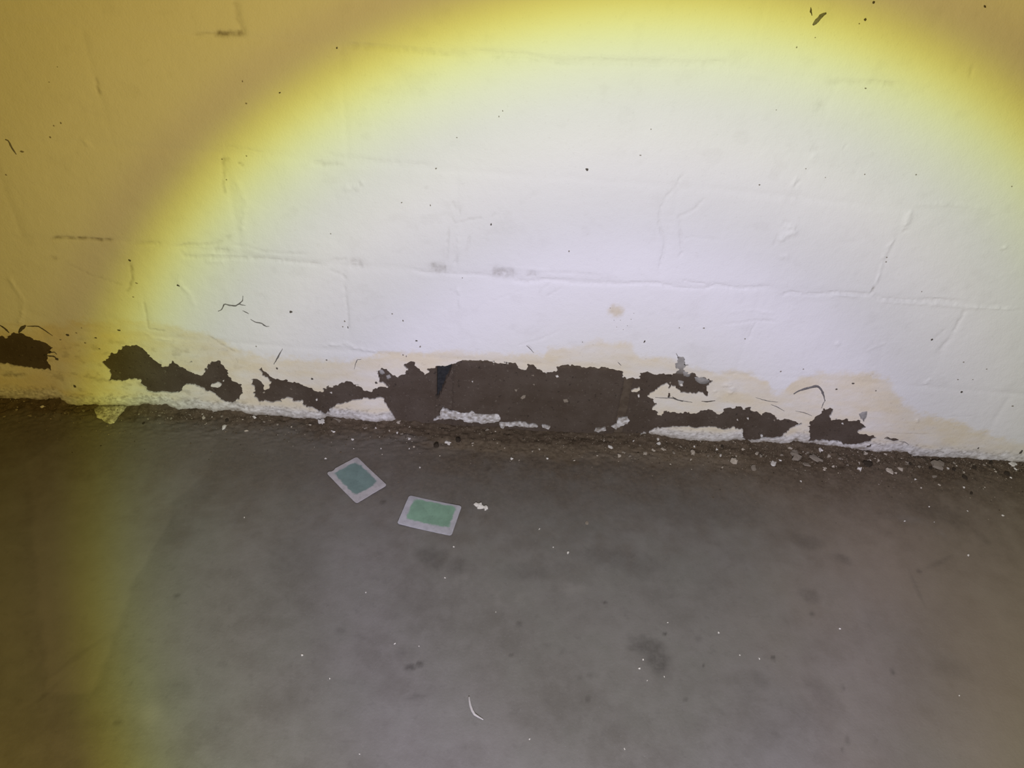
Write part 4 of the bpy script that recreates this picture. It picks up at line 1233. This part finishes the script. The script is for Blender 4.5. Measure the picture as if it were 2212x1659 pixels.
V.append((0, 0, float(floor_z(np.array([cx_]), np.array([cy_]))[0]) - 0.0005))
n = 40
Fs = [(k * n + i, k * n + (i + 1) % n, (k + 1) * n + (i + 1) % n, (k + 1) * n + i) for k in range(3) for i in range(n)]
Fs += [(3 * n + i, 3 * n + (i + 1) % n, 4 * n) for i in range(n)] + [((i + 1) % n, i, 4 * n + 1) for i in range(n)]
M_FLAP = simple('speckled_old_paint', (0.66, 0.62, 0.50), (0.22, 0.19, 0.13), 190)
fl = mesh_obj('fallen_paint_flake', V, Fs, M_FLAP)
fl.location = (cx_, cy_, 0)
tag(fl, 'wide triangular speckled paint flake lying under the left peeled patch', 'paint flake')

STRIP = [(91, 879, 9, 6, 0), (180, 888, 12, 7, 10), (65, 898, 10, 6, 2), (35, 886, 8, 6, 2), (549, 900, 9, 13, 0), (440, 903, 8, 10, 1), (532, 931, 10, 4, 1),
         (370, 903, 7, 8, 2), (345, 898, 8, 5, 2), (410, 896, 7, 4, 2), (437, 895, 5, 4, 1), (720, 933, 10, 5, 0), (762, 950, 8, 6, 0), (884, 948, 8, 6, 0), (858, 935, 5, 5, 0),
         (703, 991, 5, 4, 0), (841, 930, 5, 5, 1), (812, 925, 4, 4, 0), (670, 918, 8, 5, 1), (862, 903, 14, 6, 1), (730, 905, 22, 8, 2), (790, 925, 8, 9, 2), (868, 938, 9, 6, 2),
         (894, 965, 5, 4, 1), (1021, 958, 5, 5, 1), (1021, 963, 4, 3, 1), (1182, 991, 7, 4, 0), (1105, 991, 9, 5, 0), (1122, 994, 7, 6, 2), (1368, 953, 5, 7, 0), (1319, 966, 14, 8, 0),
         (1421, 948, 9, 10, 0), (1423, 958, 10, 8, 0), (1394, 980, 11, 13, 1), (1412, 974, 9, 8, 1), (1337, 985, 10, 8, 1), (1433, 971, 8, 8, 1), (1346, 977, 8, 8, 2), (1360, 985, 10, 7, 2),
         (1448, 1003, 4, 11, 1), (1500, 964, 5, 5, 0), (1492, 993, 6, 5, 1), (1557, 984, 7, 9, 0), (1548, 971, 6, 6, 0), (1634, 979, 12, 9, 1), (1643, 985, 9, 9, 2), (1685, 995, 4, 10, 0),
         (1706, 967, 12, 6, 1), (1627, 1011, 16, 13, 2), (1781, 1012, 12, 9, 1), (1743, 1003, 18, 14, 2), (1790, 985, 9, 12, 1), (1800, 1008, 8, 5, 1), (1870, 980, 11, 7, 1), (1877, 995, 11, 6, 1),
         (1858, 1013, 15, 8, 0), (1946, 1014, 12, 11, 1), (1898, 995, 6, 8, 1), (1914, 982, 7, 6, 1), (1935, 1022, 6, 5, 1), (2082, 1021, 7, 8, 1), (2047, 1012, 6, 5, 0), (2019, 1030, 17, 7, 2),
         (2193, 1014, 6, 6, 0), (2184, 1033, 6, 4, 0), (2029, 1048, 8, 5, 1), (1977, 1036, 5, 4, 0), (1989, 1054, 4, 4, 1), (2082, 1053, 5, 4, 0), (2150, 1019, 5, 4, 1), (1730, 1040, 4, 4, 0),
         (1745, 978, 9, 6, 2), (1687, 983, 10, 8, 2), (1605, 970, 8, 5, 1), (1470, 965, 7, 6, 2), (1455, 978, 7, 7, 2), (1382, 962, 6, 8, 2), (1304, 952, 7, 6, 1), (1290, 985, 5, 4, 1),
         (1240, 995, 5, 4, 1), (1150, 975, 4, 4, 1), (1090, 968, 4, 3, 1), (1075, 958, 4, 3, 1), (1053, 928, 12, 5, 2), (1165, 971, 5, 8, 1), (950, 985, 4, 4, 1), (1960, 1000, 8, 7, 2),
         (1985, 1008, 9, 7, 2), (2060, 1000, 7, 5, 2), (2125, 1005, 7, 5, 2), (1830, 1005, 7, 6, 2), (1815, 990, 8, 6, 2), (1560, 1010, 5, 4, 1), (1530, 985, 6, 5, 2), (600, 917, 6, 4, 2),
         (570, 912, 7, 4, 2), (630, 922, 5, 4, 1), (480, 900, 9, 5, 2), (320, 905, 6, 4, 2), (300, 895, 6, 4, 2), (140, 893, 6, 4, 2), (110, 905, 5, 3, 2), (10, 900, 6, 4, 2)]
MATS = (M_CHIP, M_CREAMCHIP, M_DIRTY)
LABS = ('small white paint chip at the wall foot ', 'small cream paint chip at the wall foot ', 'small dirty plaster crumb at the wall foot ')
def zone(x):
    for lim, txt in ((200, 'left of the wide triangular flake'), (600, 'between the triangular flake and the teal card'), (880, 'behind the teal card'),
                     (1260, 'behind the green-centred card and its white chips'), (1600, 'under the right part of the bare bricks'),
                     (1850, 'around the long dirty sliver'), (9999, 'towards the right end of the wall')):
        if x < lim: return txt


for i, (x, y, w, h, k) in enumerate(STRIP):
    k = min(k, 2)
    place_chip('paint_chip' if k < 2 else 'plaster_crumb', (x, y), w, h, MATS[k], 1200 + i, random.uniform(-50, 50), 0.0016, LABS[k] + zone(x),
               'paint chip' if k < 2 else 'crumb', ('white chips ', 'cream chips ', 'plaster crumbs ')[k] + zone(x),
               sides=8, jag=0.55, tilt=0.3)
OPEN = [(1227, 1194, 6, 8), (1195, 1182, 4, 4), (1165, 1143, 4, 8), (653, 1415, 7, 7), (712, 1466, 4, 6), (853, 1391, 5, 7), (790, 1280, 4, 5), (961, 1248, 4, 6), (980, 1181, 5, 5),
        (1381, 1444, 7, 7), (1389, 1425, 5, 6), (1552, 1367, 8, 5), (1640, 1423, 5, 6), (1814, 1358, 6, 5), (1349, 1618, 4, 8), (1144, 1597, 4, 7), (777, 1629, 4, 6), (2092, 1200, 6, 6),
        (1954, 1126, 5, 4), (2166, 1114, 5, 6), (1990, 1054, 4, 4), (2007, 1095, 5, 4), (2018, 1128, 3, 3), (2090, 1104, 3, 4), (1071, 1322, 3, 4), (1435, 1462, 3, 6), (1398, 1470, 3, 5),
        (905, 1396, 3, 4), (764, 969, 3, 3), (823, 969, 4, 4), (528, 1118, 4, 4), (1598, 1415, 4, 4), (1442, 1345, 5, 4), (884, 969, 4, 4), (907, 1010, 5, 5), (2072, 1503, 4, 5)]
def ozone(x, y):
    if x > 1600: return 'on its brownish right side'
    if x > 1100: return 'by the dark sooty stain' if y > 1300 else 'right of the two white chips'
    return 'around the two cards' if y < 1300 else 'left of the curled fibre'


for i, (x, y, w, h) in enumerate(OPEN):
    place_chip('white_crumb', (x, y), w, h, M_CHIP, 1500 + i, random.uniform(-40, 40), 0.0018, 'tiny white crumb on the open floor ' + ozone(x, y),
               'crumb', 'tiny floor crumbs ' + ozone(x, y), sides=8, jag=0.3, k_=0.72)
place_chip('grit_spot', (1268, 1130), 8, 8, M_DIRTY, 1600, 0, 0.001, 'dull grey round grit spot on the floor right of the green-centred card', 'crumb', None, 9, 0.15)
CLODS = [(1875, 1002, 20, 12, 'large dark oval soil clod among chips at the right wall foot'), (990, 951, 11, 9, 'dark round soil clod just above the ragged white chip'),
         (943, 963, 11, 9, 'dark soil clod left of the ragged white chip')]
for i, (x, y, w, h, lab) in enumerate(CLODS):
    place_chip('soil_clod', (x, y), w, h, M_CLOD, 1700 + i, 0, 0.0035, lab, 'clod', None, 11, 0.25)
for i, (x, y, w, h) in enumerate([(2084, 1032, 11, 8), (2175, 1024, 12, 8), (2104, 1010, 9, 7), (2060, 1014, 8, 5), (2010, 1012, 8, 6), (2140, 1000, 8, 6), (2098, 1066, 6, 5),
                                  (1560, 965, 6, 5), (1965, 1003, 7, 5), (490, 908, 7, 6), (310, 915, 5, 4)]):
    place_chip('soil_clod', (x, y), w, h, M_CLOD, 1720 + i, random.uniform(-40, 40), 0.0026, 'small dark soil clod at the wall foot ' + zone(x), 'clod',
               'dark clods ' + zone(x), 9, 0.3)

# fine grit of the dirt strip (nobody could count it)
rnd = np.random.RandomState(5)
NG = 9000
gx_ = rnd.uniform(-0.9, 1.0, NG)
gy_ = -np.abs(rnd.gamma(1.6, 0.016, NG)) - 0.002
dens = 0.35 + 0.65 * sstep(0.15, 0.45, gx_) + 0.25 * fbm(gx_ / 0.05, gy_ / 0.02, 71, 2)
keep = rnd.uniform(0, 1, NG) < dens
gx_, gy_ = gx_[keep], gy_[keep]
gz_ = floor_z(gx_, gy_)
V = []; Fs = []; gc = []
pal = np.array([(0.13, 0.10, 0.065), (0.19, 0.155, 0.11), (0.06, 0.046, 0.03), (0.28, 0.235, 0.17), (0.52, 0.47, 0.38)])
for x, y, z in zip(gx_, gy_, gz_):
    s = 0.0006 + 0.0019 * rnd.beta(1.0, 4)
    k = rnd.choice(5, p=(0.38, 0.25, 0.22, 0.11, 0.04))
    b0 = len(V)
    a = rnd.uniform(0, 6.28)
    for j in range(4):
        rr_ = s * rnd.uniform(0.6, 1.25)
        V.append((x + rr_ * math.cos(a + j * 1.571), min(y + rr_ * math.sin(a + j * 1.571), -0.0004), z))
    V.append((x, y, z + s * rnd.uniform(0.5, 1.0)))
    for j in range(4):
        Fs.append((b0 + j, b0 + (j + 1) % 4, b0 + 4))
    gc += [pal[k] * rnd.uniform(0.85, 1.15)] * 5
t = NT('grit')
M_GRIT = t.done(t.attr('tone', False), 0.95, None, 0.1)
grit = mesh_obj('grit', V, Fs, M_GRIT, None, False, {'tone': np.array(gc)})
tag(grit, 'fine sandy grit and crumbs strewn in the dirt along the wall foot', 'grit', None, 'stuff')

# pale curled fibre on the floor
fp = [(1013, 1505), (1014, 1514), (1016, 1525), (1020, 1536), (1025, 1544), (1033, 1549), (1044, 1555)]
fpts = np.array([on_floor(p) for p in fp])
tt = np.linspace(0, len(fp) - 1, 26)
path = np.c_[[np.interp(tt, range(len(fp)), fpts[:, k]) for k in range(3)]].T
wd = np.interp(tt, [0, 3, 8, 16, 25], [0.0008, 0.0017, 0.0019, 0.0015, 0.0006])[:26] if False else 0.0017 * np.sin(np.pi * np.clip(np.linspace(0.10, 0.93, 26), 0, 1)) ** 0.6
V = []; Fs = []
org = path.mean(0)
for i in range(26):
    a, b = max(0, i - 1), min(25, i + 1)
    dd = path[b] - path[a]; dd[2] = 0; dd /= np.linalg.norm(dd)
    nn = np.array([-dd[1], dd[0], 0])
    for j in range(8):
        an = 2 * math.pi * j / 8
        p = path[i] + nn * wd[i] * math.cos(an) + np.array([0, 0, wd[i] * 0.7 * (1 + math.sin(an)) + 0.0002])
        V.append(tuple(p - np.array([org[0], org[1], 0])))
    if i:
        for j in range(8):
            Fs.append(((i - 1) * 8 + j, (i - 1) * 8 + (j + 1) % 8, i * 8 + (j + 1) % 8, i * 8 + j))
Fs.append(tuple(range(7, -1, -1))); Fs.append(tuple(25 * 8 + j for j in range(8)))
fb = mesh_obj('curled_fibre', V, Fs, M_FIBRE)
fb.location = (org[0], org[1], 0)
tag(fb, 'pale curled strip of fibre lying alone on the floor near the bottom', 'fibre')
